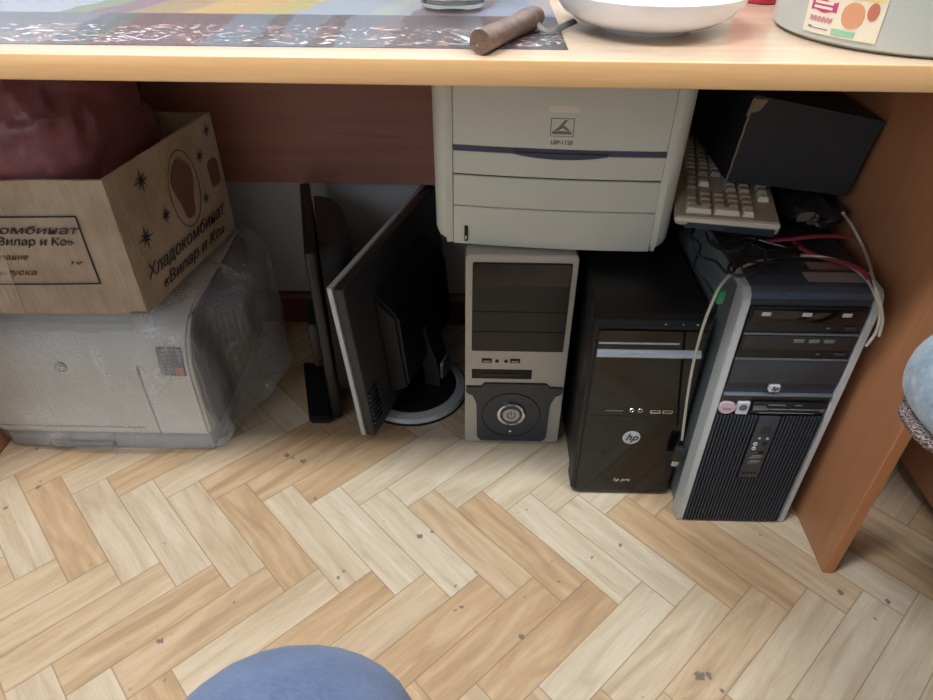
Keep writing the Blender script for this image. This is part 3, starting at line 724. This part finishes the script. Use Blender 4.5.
# ------------------------------------------------------------------ cardboard box with a burgundy bag in it
def carton():
    t = thing('cardboard_box', 'open cardboard box with Cyrillic printing, stacked on the wrapped printer', 'box', (-.516, .850, .3085))
    A, Bk, C, Dd = Vector((0, 0)), Vector((.052, .290)), Vector((-.345, -.008)), Vector((-.300, .285))
    H = .220
    def wall(p, q, h0, h1, name, thick=.005):
        d = (q-p).normalized(); nrm = Vector((-d.y, d.x)); m = (A+Bk+C+Dd)/4
        if nrm.dot(m-(p+q)/2) < 0: nrm = -nrm
        b = B(); t2 = bmesh.new()
        N = 12; rows = []
        for k in range(N+1):
            u = k/N; P = p.lerp(q, u); bul = -nrm*.006*math.sin(u*PI)
            top = h0+(h1-h0)*u+.002*noise.noise(Vector((u*6, p.x*9, 1)))
            rows.append([Vector((*(P), 0)), Vector((*(P+bul), top*.5)), Vector((*(P), top)), Vector((*(P+nrm*thick), top)), Vector((*(P+bul+nrm*thick), top*.5)), Vector((*(P+nrm*thick), 0))])
        b.loft(rows); t2.free(); return b.build(name, 'carton', t, smooth=30)
    wf = wall(C, A, H-.002, H, 'front_side'); wr = wall(A, Bk, H, H+.0, 'right_side'); wall(Bk, Dd, H, H, 'back_side'); wall(Dd, C, H, H, 'left_side')
    B().prism([tuple(C), tuple(A), tuple(Bk), tuple(Dd)], 0, .005, 'xy').build('bottom', 'carton', t)
    # front: frame with lettering. Face frame: x axis C->A
    ax = (A-C).normalized(); 
    def FM(s, z, off=.0008, shear=0):       # s metres left of the near corner on the front face (bulge included)
        u = 1-s/(A-C).length; bul = .006*math.sin(u*PI)*(math.sin(PI*min(1, z/H))**.7)
        P = A-ax*s; n_ = Vector((ax.y, -ax.x))
        X = Vector((ax.x, ax.y, 0)); N_ = Vector((n_.x, n_.y, 0)); Z = Vector((0, 0, 1))
        m = Matrix((X, Z, N_)).transposed().to_4x4(); m.translation = Vector((P.x, P.y, z))+N_*(bul+off); return m
    def fp(px, py):                            # pixel -> (s, z) on the front face
        v = ray(px, py); n_ = Vector((ax.y, -ax.x, 0)); o = Vector((-.516, .850, 0)); cpos = Vector((0, 0, HCAM))
        k = ((o-cpos).dot(n_)+.004)/v.dot(n_); P = cpos+v*k; return (-(P-o).xy.dot(ax), P.z-.3085)
    fr = B()
    def seg(b, p, q, w=.0013, off=.0008):
        n = 8
        for k in range(n):
            a0 = (p[0]+(q[0]-p[0])*k/n, p[1]+(q[1]-p[1])*k/n); a1 = (p[0]+(q[0]-p[0])*(k+1)/n, p[1]+(q[1]-p[1])*(k+1)/n)
            P0, P1 = FM(*a0, off=off).translation, FM(*a1, off=off).translation
            b.tube([P0, P1], w, 4, smooth=0)
    tr_, br_ = fp(75, 217), fp(100, 284); tl_, bl_ = (.33, tr_[1]), (.335, br_[1])
    seg(fr, tr_, br_); seg(fr, tl_, tr_); seg(fr, bl_, br_); fr.build('printed_frame', 'inkd', wf)
    for body, (x, y), size, m, wd in (('Хладокомбинат', (18, 230), .0175, 'inkd', .215), ('«Вилар и Ко»', (28, 241.5), .0175, 'inkd', .118), ('Наименование', (2, 256.5), .0130, 'maroon', .105), ('Дата выпуска', (20, 272), .0135, 'maroon', .115), ('5 кг', (76, 263), .008, 'maroon', .018)):
        s_, z_ = fp(x, y)
        if body == 'Хладокомбинат': s_ = fp(78, 230)[0]+.1075
        if body == 'Наименование': s_ = fp(28, 256)[0]+.0525
        if body == 'Дата выпуска': s_ = fp(37, 272)[0]+.0575
        if body.startswith('«'): s_ = fp(72, 241)[0]+.059
        text('lettering', body, size, m, wf, FM(s_, z_), ext=.0006, shear=.35, width=wd)
    # tape over the box corner and down the front
    b = B()
    for s_, w_ in ((.205, .030),):
        for k in range(10):
            M0, M1 = FM(s_-w_/2, H*k/10, .0012), FM(s_+w_/2, H*(k+1)/10, .0012)
            P = [FM(s_-w_/2-.03*k/10, H*k/10, .0014).translation, FM(s_+w_/2-.03*k/10, H*k/10, .0014).translation, FM(s_+w_/2-.03*(k+1)/10, H*(k+1)/10, .0014).translation, FM(s_-w_/2-.03*(k+1)/10, H*(k+1)/10, .0014).translation]
            vs = [b.bm.verts.new(p) for p in P]; b.bm.faces.new(vs)
    b.build('packing_tape', 'tape', wf)
    # right side: stars, oval, lettering
    rx = (Bk-A).normalized(); RL = (Bk-A).length
    def RM(s, z, off=.0008):
        u = s/RL; bul = .006*math.sin(u*PI)*(math.sin(PI*max(0, min(1, z/H)))**.7)
        X = Vector((rx.x, rx.y, 0)); N_ = Vector((rx.y, -rx.x, 0)); Z = Vector((0, 0, 1))
        m = Matrix((X, Z, N_)).transposed().to_4x4(); P = A+rx*s; m.translation = Vector((P.x, P.y, z))+N_*(bul+off); return m
    def rp(px, py):
        v = ray(px, py); n_ = Vector((rx.y, -rx.x, 0)); o = Vector((-.516, .850, 0)); cpos = Vector((0, 0, HCAM))
        k = ((o-cpos).dot(n_)+.003)/v.dot(n_); P = cpos+v*k; return ((P-o).xy.dot(rx), P.z-.3085)
    def star(px, py, r):
        s_, z_ = rp(px, py); pts = []
        for k in range(16):
            rr = r*(1 if k % 4 == 0 else (.75 if k % 2 == 0 else .22)); a = PI/8*k; pts.append((rr*math.cos(a), rr*math.sin(a)))
        B().prism(pts, 0, .0006, 'xy', mat=RM(s_, z_, .0008)).build('printed_star', 'inkd', wr, smooth=0)
    for px, py, r in ((141, 181, .018), (146, 238, .020), (164, 215, .014), (199, 156, .014), (207, 130, .013), (205, 198, .011)): star(px, py, r)
    s_, z_ = rp(183, 189)
    Mo = RM(s_, z_, .0014)
    B().lathe([(.052+.0012*math.cos(2*PI*k/6), .0006*math.sin(2*PI*k/6)) for k in range(7)], n=48, mat=Mo @ Matrix.Diagonal((.78, 1.22, 1, 1))).build('printed_oval', 'maroon', wr)
    pts = [(.026*math.cos(2*PI*k/24)*(1+.25*math.sin(3*2*PI*k/24)), .050*math.sin(2*PI*k/24)) for k in range(24)]
    B().prism(pts, 0, .0005, 'xy', mat=Mo @ Matrix.Translation((0, 0, -.0006))).build('printed_picture', 'maroon', wr, smooth=0)
    s2, z2 = rp(214, 172); B().prism(rrect(-.016, -.024, .016, .024, .01), 0, .0005, 'xy', mat=RM(s2, z2)).build('printed_picture', 'maroon', wr, smooth=0)
    text('lettering', 'Хладокомбинат', .030, 'inkd', wr, RM(.140, .058), ext=.0004, shear=.35, width=.245)
    text('lettering', '«Вилар и Ко»', .026, 'inkd', wr, RM(.150, .024), ext=.0004, shear=.35, width=.20)
    # crease strip at the corner
    b = B()
    for k in range(10):
        q = [RM(s_, z_, .0013).translation for s_, z_ in ((.002, H*k/10), (.034-.012*k/10, H*k/10), (.034-.012*(k+1)/10, H*(k+1)/10), (.002, H*(k+1)/10))]
        b.bm.faces.new([b.bm.verts.new(p) for p in q])
    b.build('packing_tape', 'tape', wr)
    # bag
    bag = B(); rings = []; n = 64; m = 26
    cx, cy = -.685, .985
    for j in range(m+1):
        u = j/m; ph = u*PI*.5
        rz = math.sin(ph); rr = math.cos(ph)**.42 if u < .999 else .03
        ring = []
        for k in range(n):
            a = 2*PI*k/n; ca, sa = math.cos(a), math.sin(a); p = .42
            x = cx+.150*rr*math.copysign(abs(ca)**p, ca)+.022*sa; y = cy+.125*rr*math.copysign(abs(sa)**p, sa)
            z = .500+.175*rz
            v = Vector((x*14, y*14, z*14)); d_ = .024*noise.noise(v)-.030*abs(noise.noise(v*1.7))-.014*abs(noise.noise(v*4))+.012
            dv = Vector((ca, sa, rz*1.2)).normalized() if u > .05 else Vector((0, 0, 0))
            q = Vector((x, y, z))+dv*d_*min(1, u*4)
            q.z = min(q.z, .706)
            ring.append(q)
        rings.append(ring)
    rings.insert(0, [Vector((p.x, p.y, .33)) for p in rings[0]])
    bg = bag.loft(rings).build('plastic_bag', 'stuffing', None, smooth=60); tag(bg, 'burgundy plastic bag bulging out of the open cardboard box', 'bag')
    # thin translucent outer film, pushed out a little
    ob = B(); ob.loft([[Vector((cx+(p.x-cx)*1.03, cy+(p.y-cy)*1.03, min(.712, p.z+.006+.006*noise.noise(Vector((p.x*30, p.y*30, p.z*30)))))) for p in r] for r in rings[1:]], True)
    ob.build('outer_film', 'bag', bg, smooth=60)
carton()

# ------------------------------------------------------------------ keyboard
def keyboard():
    nl = atz(674, 214, .480); nr = atz(779, 226, .480)
    yaw = -math.radians(13); 
    t = thing('keyboard', 'old beige keyboard with numeric pad towards the viewer, lying on the ribbed tower', 'keyboard', (.2765, .8700, .4660), (math.radians(-1), math.radians(0), yaw))
    Wk, Lk = .140, .375
    # local x = across (space-bar side at 0), local y = length, receding
    prof = [(0, .004), (.004, 0), (Wk-.004, 0), (Wk, .003), (Wk, .017), (Wk-.003, .0185), (.006, .0135), (0, .011)]
    b = B(); b.prism(prof, 0, Lk, 'xz', .002, 2); b.build('shell', 'beige2', t)
    b = B(); b.prism([(.014, -.003), (Wk-.004, -.003), (Wk-.004, .009), (.018, .006)], -.0008, .10, 'xz', .001); b.build('underside', 'dgrey', t, label='dark grey underside')
    b = B(); b.prism([(0, .006), (Wk, .010), (Wk, .0165), (0, .0115)], -.0022, .004, 'xz', .0015); b.build('front_lip', 'key', t)
    P = .019; ky = 0
    def key(r, y, w=1, h=1, dark=1):
        """r = row counted from the space-bar side, y = distance from the pad end in units"""
        x0 = .014+r*P; y0 = .012+y*P; zb = .0112+.0048*(x0/Wk)
        x1, y1 = x0+P*w-.0022, y0+P*h-.0022
        i = .0022
        bb = B(); tz = zb+.0098
        bb.loft([[(x0, y0, zb), (x1, y0, zb), (x1, y1, zb), (x0, y1, zb)], [(x0+i, y0+i, tz-.001), (x1-i, y0+i, tz-.001), (x1-i, y1-i, tz-.001), (x0+i, y1-i, tz-.001)], [(x0+i+.001, y0+i+.001, tz), (x1-i-.001, y0+i+.001, tz), (x1-i-.001, y1-i-.001, tz), (x0+i+.001, y1-i-.001, tz)]])
        bb.build('key', 'keyd' if dark else 'key', t, smooth=0)
    key(0, 0, 2, 1, 0); key(2, 0, 2, 1, 0); key(4, 0, 1, 1, 0)          # enter, plus, minus
    for y in (1, 2, 3):
        for r in range(1, 5): key(r, y, 1, 1, 1)
    key(0, 1, 1, 1, 1); key(0, 2, 1, 2, 1)
    for y in (4.3, 5.3, 6.3):
        key(0, y, 1, 1, 1)
        for r in (3, 4): key(r, y, 1, 1, 1)
    key(1, 5.3, 1, 1, 0); key(5.3, 3, 1, 1, 0)
    for y in [4.3, 5.3, 6.3]: key(5.3, y)
    for k in range(11):
        for r in (0, 1, 2, 3, 4):
            y = 7.6+k*1.0
            if (y+1)*P+.012 < Lk-.008: key(r, y, 1, 1, 0 if 1 <= k < 9 else 1)
keyboard()

# ------------------------------------------------------------------ worn black box and black bag
def black_box():
    t = thing('storage_box', 'black box with a worn tan edge, standing on the keyboard', 'box', (.367, .952, .497), (0, 0, math.radians(-17)))
    W, H, D = .172, .122, .235
    def ft(x): return H-.018*x/W
    b = B(); b.loft([[(0, 0, 0), (W-.008, 0, 0), (W-.080, D, 0), (-.070, D, 0)], [(.012, 0, ft(0)), (W+.004, 0, ft(W)), (W-.072, D, ft(W)), (-.062, D, ft(0))]]); b.build('body', 'blkbox', t)
    b = B(); b.loft([[(.010, -.002, ft(0)-.002), (W+.005, -.002, ft(W)-.002), (W-.072, D+.001, ft(W)-.002), (-.063, D+.001, ft(0)-.002)], [(.0105, -.0015, ft(0)+.004), (W+.005, -.0015, ft(W)+.004), (W-.072, D+.001, ft(W)+.004), (-.063, D+.001, ft(0)+.004)]]); b.build('lid', 'blkbox', t)
    pts = [(0.0005+.010*k/12+random.uniform(-.0008, .0008), -.0008, H*k/12+.001) for k in range(13)]
    b = B(); b.tube(pts, .0015, 6, smooth=3); o = b.build('worn_edge', 'worn', t, label='tan worn corner edge')
    b = B(); b.prism([(.004, H-.026), (.010, H-.020), (.020, H-.016), (.026, H-.006), (.028, H-.0005), (.008, H-.0005)], -.0022, .0, 'xz', .0004, 1); b.build('torn_patch', 'worn', t)
black_box()
def lump(cx, cy, cz, rx, ry, rz, amp, seed, n=40, m=20, flat=True):
    rings = []
    for j in range(1, m):
        ph = -PI/2+PI*j/m; ring = []
        for k in range(n):
            a = 2*PI*k/n; v = Vector((math.cos(ph)*math.cos(a), math.cos(ph)*math.sin(a), math.sin(ph)))
            d_ = 1+amp*(noise.noise(v*2.2+Vector((seed, 0, 0)))+.5*noise.noise(v*5+Vector((0, seed, 0)))+.25*abs(noise.noise(v*11)))
            z = cz+rz*v.z*d_
            ring.append((cx+rx*v.x*d_, cy+ry*v.y*d_, max(z, cz-rz*.8) if flat else z))
        rings.append(ring)
    return rings
o = B().loft(lump(.487, .922, .470, .042, .055, .021, .3, 3)).build('plastic_bag', 'blkbag', None, smooth=70); tag(o, 'crumpled black plastic bag under the worn black box on the ribbed tower', 'bag')
pl = [(-.018, -.004), (-.008, .005), (.006, .007), (.019, .004), (.010, -.003), (-.004, -.007)]
p0 = atz(803, 218, .485)
B().prism(pl, 0, .002, 'xy', mat=Matrix.Translation((p0.x, p0.y-.004, .488)) @ Matrix.Rotation(.35, 4, 'Z') @ Matrix.Rotation(.5, 4, 'X')).build('grey_patch', 'ink', o)  # small grey piece on top of the bag

# ------------------------------------------------------------------ cables
def A3(l, f): return [f(*p) for p in l]
c = thing('usb_cable', 'pale grey cable with black plug looping over the ribbed tower', 'cable', (.3, .76, .1))
inv = Matrix.Translation(c.location).inverted()
pts = [aty(682, 440, .752), aty(687, 400, .748), aty(693, 365, .742), aty(702, 330, .730), aty(712, 303, .722), atz(724, 281, .458), atz(745, 266, .4545), atz(775, 258, .4535), atz(812, 256, .4535), atz(842, 262, .4535), atz(862, 275, .4535), aty(874, 292, .7135), aty(880, 312, .7095), aty(876, 332, .7095), aty(866, 346, .7095)]
B().tube([inv @ p for p in pts], .0020, 8).build('cord', 'cable', c)
pc = aty(679, 452, .752); 
B().box((-.007, -.004, -.020), (.007, .004, .012), .002, mat=Matrix.Translation(inv @ pc) @ Matrix.Rotation(.08, 4, 'Y')).build('plug', 'blk2', c)
B().box((-.0055, -.0022, -.031), (.0055, .0022, -.019), .0003, mat=Matrix.Translation(inv @ pc) @ Matrix.Rotation(.08, 4, 'Y')).build('connector', 'chrome', c)
pts = [atz(843, 213, .50), atz(852, 226, .475), atz(862, 245, .4545), atz(869, 263, .4545), aty(875, 285, .7145), aty(879.5, 300, .7085), aty(882.5, 320, .7065), aty(879, 336, .7065)]
o = B().tube(pts, .0020, 8).build('grey_cord', 'cable'); tag(o, 'pale grey cable hanging from the black bag over the right corner of the ribbed tower', 'cable')
def ribbon(pts, w=.0045): return B().tube(pts, w, 10, flat=.28)
o = ribbon([atz(766, 241, .4560), atz(790, 239, .4590), atz(820, 236, .463), atz(852, 237, .4600)], .0052).build('sata_cable', 'red'); tag(o, 'straight red flat cable lying across the back of the ribbed tower top', 'cable')
o = ribbon([atz(792, 238, .4530), atz(803, 249, .4525), atz(820, 257, .4520), atz(845, 263, .4580), atz(862, 271, .4590), atz(871, 281, .4560)], .0052).build('sata_cable', 'red'); tag(o, 'bent red flat cable running to the right front corner of the ribbed tower', 'cable')
for k, (pl, lb) in enumerate(((([(690, 236), (700, 248), (695, 262), (712, 272), (722, 283), (718, 300)]), 'thin black cable hanging down the left side of the ribbed tower'),
                     ([(742, 268), (725, 250), (745, 238), (770, 243), (790, 250), (780, 262), (750, 262)], 'looped black cable in front of the keyboard on the ribbed tower'),
                     ([(706, 232), (712, 245), (735, 252), (755, 240), (785, 232), (800, 243), (775, 250), (740, 246)], 'tangled black cable under the front edge of the keyboard'))):
    P = [atz(x, y, (.46, .457, .4585)[k] if x > 725 else (.44, .452, .455)[k]) for x, y in pl]
    if k == 0: P = [Vector((min(p.x, .329), p.y, .455-.012*i)) if i else p for i, p in enumerate(P)]
    o = B().tube(P, .0018, 6).build('black_cord', 'cableb'); tag(o, lb, 'cable')
for pl, lb in (([(694, 228), (690, 242), (700, 256), (716, 262), (728, 274), (735, 266), (722, 250), (712, 240)], 'black cable loop on the left edge of the ribbed tower top'),
               ([(745, 242), (765, 252), (760, 268), (738, 276), (728, 268), (742, 256), (765, 258), (800, 256)], 'black cable winding over the top of the ribbed tower in front of the keyboard')):
    P = [atz(x, y, .4565+.0035*(i % 3)) for i, (x, y) in enumerate(pl)]
    o = B().tube(P, .0022, 6).build('black_cord', 'cableb'); tag(o, lb, 'cable')
o = B().loft(lump(.385, .875, .4565, .045, .028, .009, .5, 8, 28, 12)).build('coiled_cable', 'cableb', smooth=70); tag(o, 'bundle of black cable lying under the beige keyboard', 'cable')
g = aty(716, 298, .735); g = Vector((.3140, g.y+.004, g.z+.002))
gt = thing('green_plug', 'small green connector clipped beside the top left corner of the ribbed tower', 'connector', tuple(g))
B().box((-.005, -.008, -.010), (.005, .012, .010), .0025).build('body', 'green', gt)

# ------------------------------------------------------------------ things on the desk
ZT = .7480
o = B().box((-.885, .650, ZT), (.078, 1.262, ZT+.0006)).build('oilcloth', 'sheet', smooth=0); tag(o, 'colourful printed oilcloth covering the left of the desk top', 'tablecloth')
o = B().box((-.890, .640, ZT+.0008), (.155, 1.265, ZT+.0014)).build('plastic_film', 'tfilm', smooth=0); tag(o, 'clear plastic sheet laid over the printed oilcloth', 'sheet')
ZS = ZT+.0014
j = thing('glass_jar', 'clear glass jar standing on the oilcloth', 'jar', (-.034, .835, ZS))
B().lathe([(0, 0), (.030, 0), (.036, .003), (.0385, .010), (.0385, .075), (.034, .086), (.034, .098), (.0315, .098), (.0315, .086), (.0355, .074), (.0355, .012), (.030, .007), (0, .006)], n=48).build('body', 'glass', j)
B().ring((0, 0, .094), .035, .0016, 'z', 40).build('rim', 'glass', j)
# knife
k0, k1 = atz(480, 42, ZS+.010), atz(537, 16, ZS+.010)
kn = thing('pocket_knife', 'folding knife with a brown wooden handle lying on the oilcloth', 'knife', tuple(k0))
d_ = k1-k0
B().tube([Vector((0, 0, 0)), d_*.3, d_*.7, d_], [.0105, .0105, .0105, .0102, .010, .0105, .0115, .0108, .0085], 14).build('handle', 'knifew', kn)
e_ = atz(453, 33, ZS+.006)-k0
B().tube([Vector((0, .002, -.003)), e_*.5, e_], [.0045, .0035], 8, flat=.4).build('ferrule', 'blade', kn)
q0, q1 = atz(548, 31, ZS+.004)-k0, atz(575, 21, ZS+.004)-k0
B().tube([d_*.92, q0+Vector((0, 0, 0)), q1], [.004, .0035], 8, flat=.35).build('blade', 'ink', kn)
# bowl
bw = thing('bowl', 'white china bowl on the desk beside the knife', 'bowl', (.165, .748, ZT))
prof = [(0, .003), (.040, .003), (.042, 0), (.045, 0), (.047, .004), (.070, .009), (.084, .017), (.093, .028), (.0965, .036), (.0955, .0372), (.093, .036), (.089, .028), (.080, .020), (.065, .014), (.040, .009), (0, .008)]
B().lathe(prof, n=72).build('bowl_body', 'china', bw)
# tub
tb = thing('plastic_tub', 'round translucent plastic tub with an egg label at the right end of the desk', 'tub', (.420, .742, ZT))
B().lathe([(0, .001), (.115, .001), (.1195, .004), (.1205, .012), (.1255, .118), (.129, .120), (.129, .126), (.1225, .126), (.119, .012), (0, .010)], n=72).build('body', 'milky', tb)
B().lathe([(0, .130), (.126, .130), (.131, .127), (.131, .119), (.1295, .119), (.1295, .1275), (0, .1275)], n=72).build('lid', 'milky', tb)
def patch(name, mat, a0, a1, z0, z1, off, shape=None, parent=tb, n=20):
    """label piece curved round the tub; angles in degrees, shape(u) gives lower and upper edge"""
    b = B(); rows = []
    for k in range(n+1):
        u = k/n; a = math.radians(a0+(a1-a0)*u); lo, hi = (z0, z1) if shape is None else (z0+(z1-z0)*shape(u)[0], z0+(z1-z0)*shape(u)[1])
        def pt(z, o_): r = .1205+.005*(z-.012)/.106+off+o_; return (r*math.cos(a), r*math.sin(a), z)
        rows.append([pt(lo, 0), pt(hi, 0), pt(hi, -.0006), pt(lo, -.0006)])
    b.loft(rows); return b.build(name, mat, parent)
la = patch('label', 'labelp', 200, 234, 0.0092, 0.0740, .0012)
patch('label_banner', 'pink', 202.5, 215, 0.0279, 0.0394, .0018, lambda u: (.08*math.sin(u*9), .85+.15*math.sin(u*6)), la)
patch('label_banner', 'labelp', 204, 213, 0.0340, 0.0362, .0021, None, la); patch('label_banner', 'labelp', 204, 213, 0.0301, 0.0322, .0021, None, la)
patch('label_writing', 'rose', 203, 214, 0.0196, 0.0240, .0018, lambda u: (.2*math.sin(u*40), .8+.2*math.sin(u*33)), la)
patch('label_writing', 'lilac', 203, 213, 0.0132, 0.0150, .0018, lambda u: (0, 1 if u < .2 else .4), la)
patch('label_top', 'yellow', 202, 233, 0.0416, 0.0704, .0016, None, la)
patch('label_egg', 'egg', 217.5, 227, 0.0178, 0.0394, .0019, lambda u: (.5-math.sqrt(max(0, .25-(u-.5)**2)), .5+math.sqrt(max(0, .25-(u-.5)**2))), la)
patch('label_egg', 'orange', 227.5, 232, 0.0265, 0.0409, .0019, lambda u: (.5-math.sqrt(max(0, .25-(u-.5)**2)), .5+math.sqrt(max(0, .25-(u-.5)**2))), la)
patch('label_ribbon', 'lgreen', 215, 225, 0.0110, 0.0157, .0019, None, la)
cpx = atz(767, 16, ZT)
cu = thing('red_cup', 'small red cup mostly hidden behind the left side of the plastic tub', 'cup', (.331, .895, ZT))
B().lathe([(0, 0), (.024, 0), (.026, .002), (.030, .07), (.0285, .07), (.0245, .004), (0, .004)], n=36).build('cup_body', 'redc', cu)

# ------------------------------------------------------------------ stool with cushion, right
st = thing('stool', 'dark wooden stool at the right edge carrying a blue cushion', 'stool', (.692, .385, 0))
B().prism(rrect(-.188, -.20, .21, .190, .02), .372, .4115, 'xy', .004).build('seat', 'stoolw', st)
for x, y in ((.0, .045), (.17, .045), (.0, -.16), (.17, -.16)):
    B().loft([[(x+a*.015, y+b_*.015, z) for a, b_ in ((-1,-1),(1,-1),(1,1),(-1,1))] for z in (0, .2, .373)]).build('leg', 'stoolw', st)
cs = thing('cushion', 'blue flowered cushion with knitted brown trim on the dark stool', 'cushion', (.617, .508, .4125))
n = 80; RX, RY, SP = .178, .076, .75
def oval(k, dr=0.):
    a = 2*PI*k/n; ca, sa = math.cos(a), math.sin(a)
    return ((RX+dr)*math.copysign(abs(ca)**SP, ca), (RY+dr)*math.copysign(abs(sa)**SP, sa))
rings = []
for j in range(17):
    ph = -PI/2+PI*j/16; e = max(.02, math.cos(ph))**.28
    rings.append([(oval(k, .006)[0]*e, oval(k, .006)[1]*e, .062+.058*math.sin(ph)+.004*noise.noise(Vector((k*.2, j*.4, 0)))) for k in range(n)])
B().loft(rings).build('cover', 'quilt', cs, smooth=70)
R = []
for q in range(9):
    a2 = 2*PI*q/8
    R.append([(*oval(k, -.014+.009*math.cos(a2)+.002*math.sin(k*PI/2)), .0112+.0105*math.sin(a2)+.002*math.sin(k*PI/2)) for k in range(n)])
b = B(); b.loft(R, False); b.build('trim', 'knit', cs, smooth=70, label='knitted brown and white trim')

# ------------------------------------------------------------------ seated person: knees towards the desk
def person():
    t = thing('person', 'seated person in blue jeans, one knee at the bottom of the picture', 'person', (0, -.35, 0))
    base = Vector((0, -.35, 0))
    def skin(name, verts, edges, mat, parent, lv=3):
        me = bpy.data.meshes.new(name); me.from_pydata([v[0]-base if parent else v[0] for v in verts], edges, [])
        o = bpy.data.objects.new(name, me); COL.objects.link(o)
        o.modifiers.new('s', 'SKIN'); me.skin_vertices[0].data[0].use_root = True
        for i, v in enumerate(verts):
            r = v[1]; me.skin_vertices[0].data[i].radius = (r, r) if not isinstance(r, tuple) else r
        s_ = o.modifiers.new('u', 'SUBSURF'); s_.levels = lv; s_.render_levels = lv
        bpy.context.view_layer.update()
        m2 = bpy.data.meshes.new_from_object(o.evaluated_get(bpy.context.evaluated_depsgraph_get()))
        bpy.data.objects.remove(o); m2.name = name; m2.materials.clear(); m2.materials.append(MAT[mat])
        m2.polygons.foreach_set('use_smooth', [True]*len(m2.polygons))
        o = bpy.data.objects.new(name, m2); COL.objects.link(o); o.parent = parent; return o
    K = Vector((-.090, .132, .533)); K2 = Vector((.20, .02, .47))
    V = [(Vector((.03, -.36, .53)), .15), (Vector((-.07, -.33, .52)), .105), (Vector((-.080, -.10, .535)), .092), (Vector((-.096, .03, .540)), .084), (K, .078), (K+Vector((.0, .030, -.06)), .071),
         (Vector((-.112, .155, .33)), .066), (Vector((-.115, .16, .12)), .058), (Vector((-.115, .16, .085)), .060),
         (Vector((.13, -.33, .52)), .105), (Vector((.16, -.18, .50)), .084), (K2, .070), (K2+Vector((.0, .02, -.06)), .064), (K2+Vector((0, .0, -.20)), .062), (Vector((.2, .0, .085)), .060)]
    E_ = [(0, 1), (1, 2), (2, 3), (3, 4), (4, 5), (5, 6), (6, 7), (7, 8), (0, 9), (9, 10), (10, 11), (11, 12), (12, 13), (13, 14)]
    skin('jeans', V, E_, 'jeans', t)
    for (x, y) in ((-.115, .16), (.2, 0)):
        s_ = skin('shoe', [(Vector((x, y-.055, .050)), (.036, .038)), (Vector((x, y+.01, .052)), (.038, .040)), (Vector((x, y+.09, .038)), (.040, .026)), (Vector((x, y+.15, .032)), (.034, .020))], [(0, 1), (1, 2), (2, 3)], 'blk2', t, 2)
        B().prism([(x+.040*math.sin(a)*1.0, y+.045+.125*math.cos(a)+.35) for a in [2*PI*k/24 for k in range(24)]], .0, .014, 'xy', .003).build('sole', 'sole', s_)
person()

# ------------------------------------------------------------------ light
wd = bpy.data.worlds.new('world'); sc.world = wd; wd.use_nodes = True; nt = wd.node_tree; bg = nt.nodes['Background']
bg.inputs[0].default_value = (.86, .93, 1, 1); bg.inputs[1].default_value = 4.0
# cool fill light added behind the viewer's left; no window is built there
la = bpy.data.lights.new('cool_fill', 'AREA'); la.shape = 'RECTANGLE'; la.size = 1.9; la.size_y = 1.3; la.energy = 34; la.color = (.80, .90, 1)
lo = bpy.data.objects.new('cool_fill', la); COL.objects.link(lo); lo.location = (-1.6, -2.1, 1.6)
lo.rotation_euler = (Vector((-1.6, -2.1, 1.6))-Vector((0, .7, .2))).to_track_quat('Z', 'Y').to_euler()

sc.view_settings.view_transform = 'Standard'; sc.view_settings.look = 'None'; sc.view_settings.gamma = 1; sc.view_settings.use_curve_mapping = False
sc.view_settings.exposure = .08
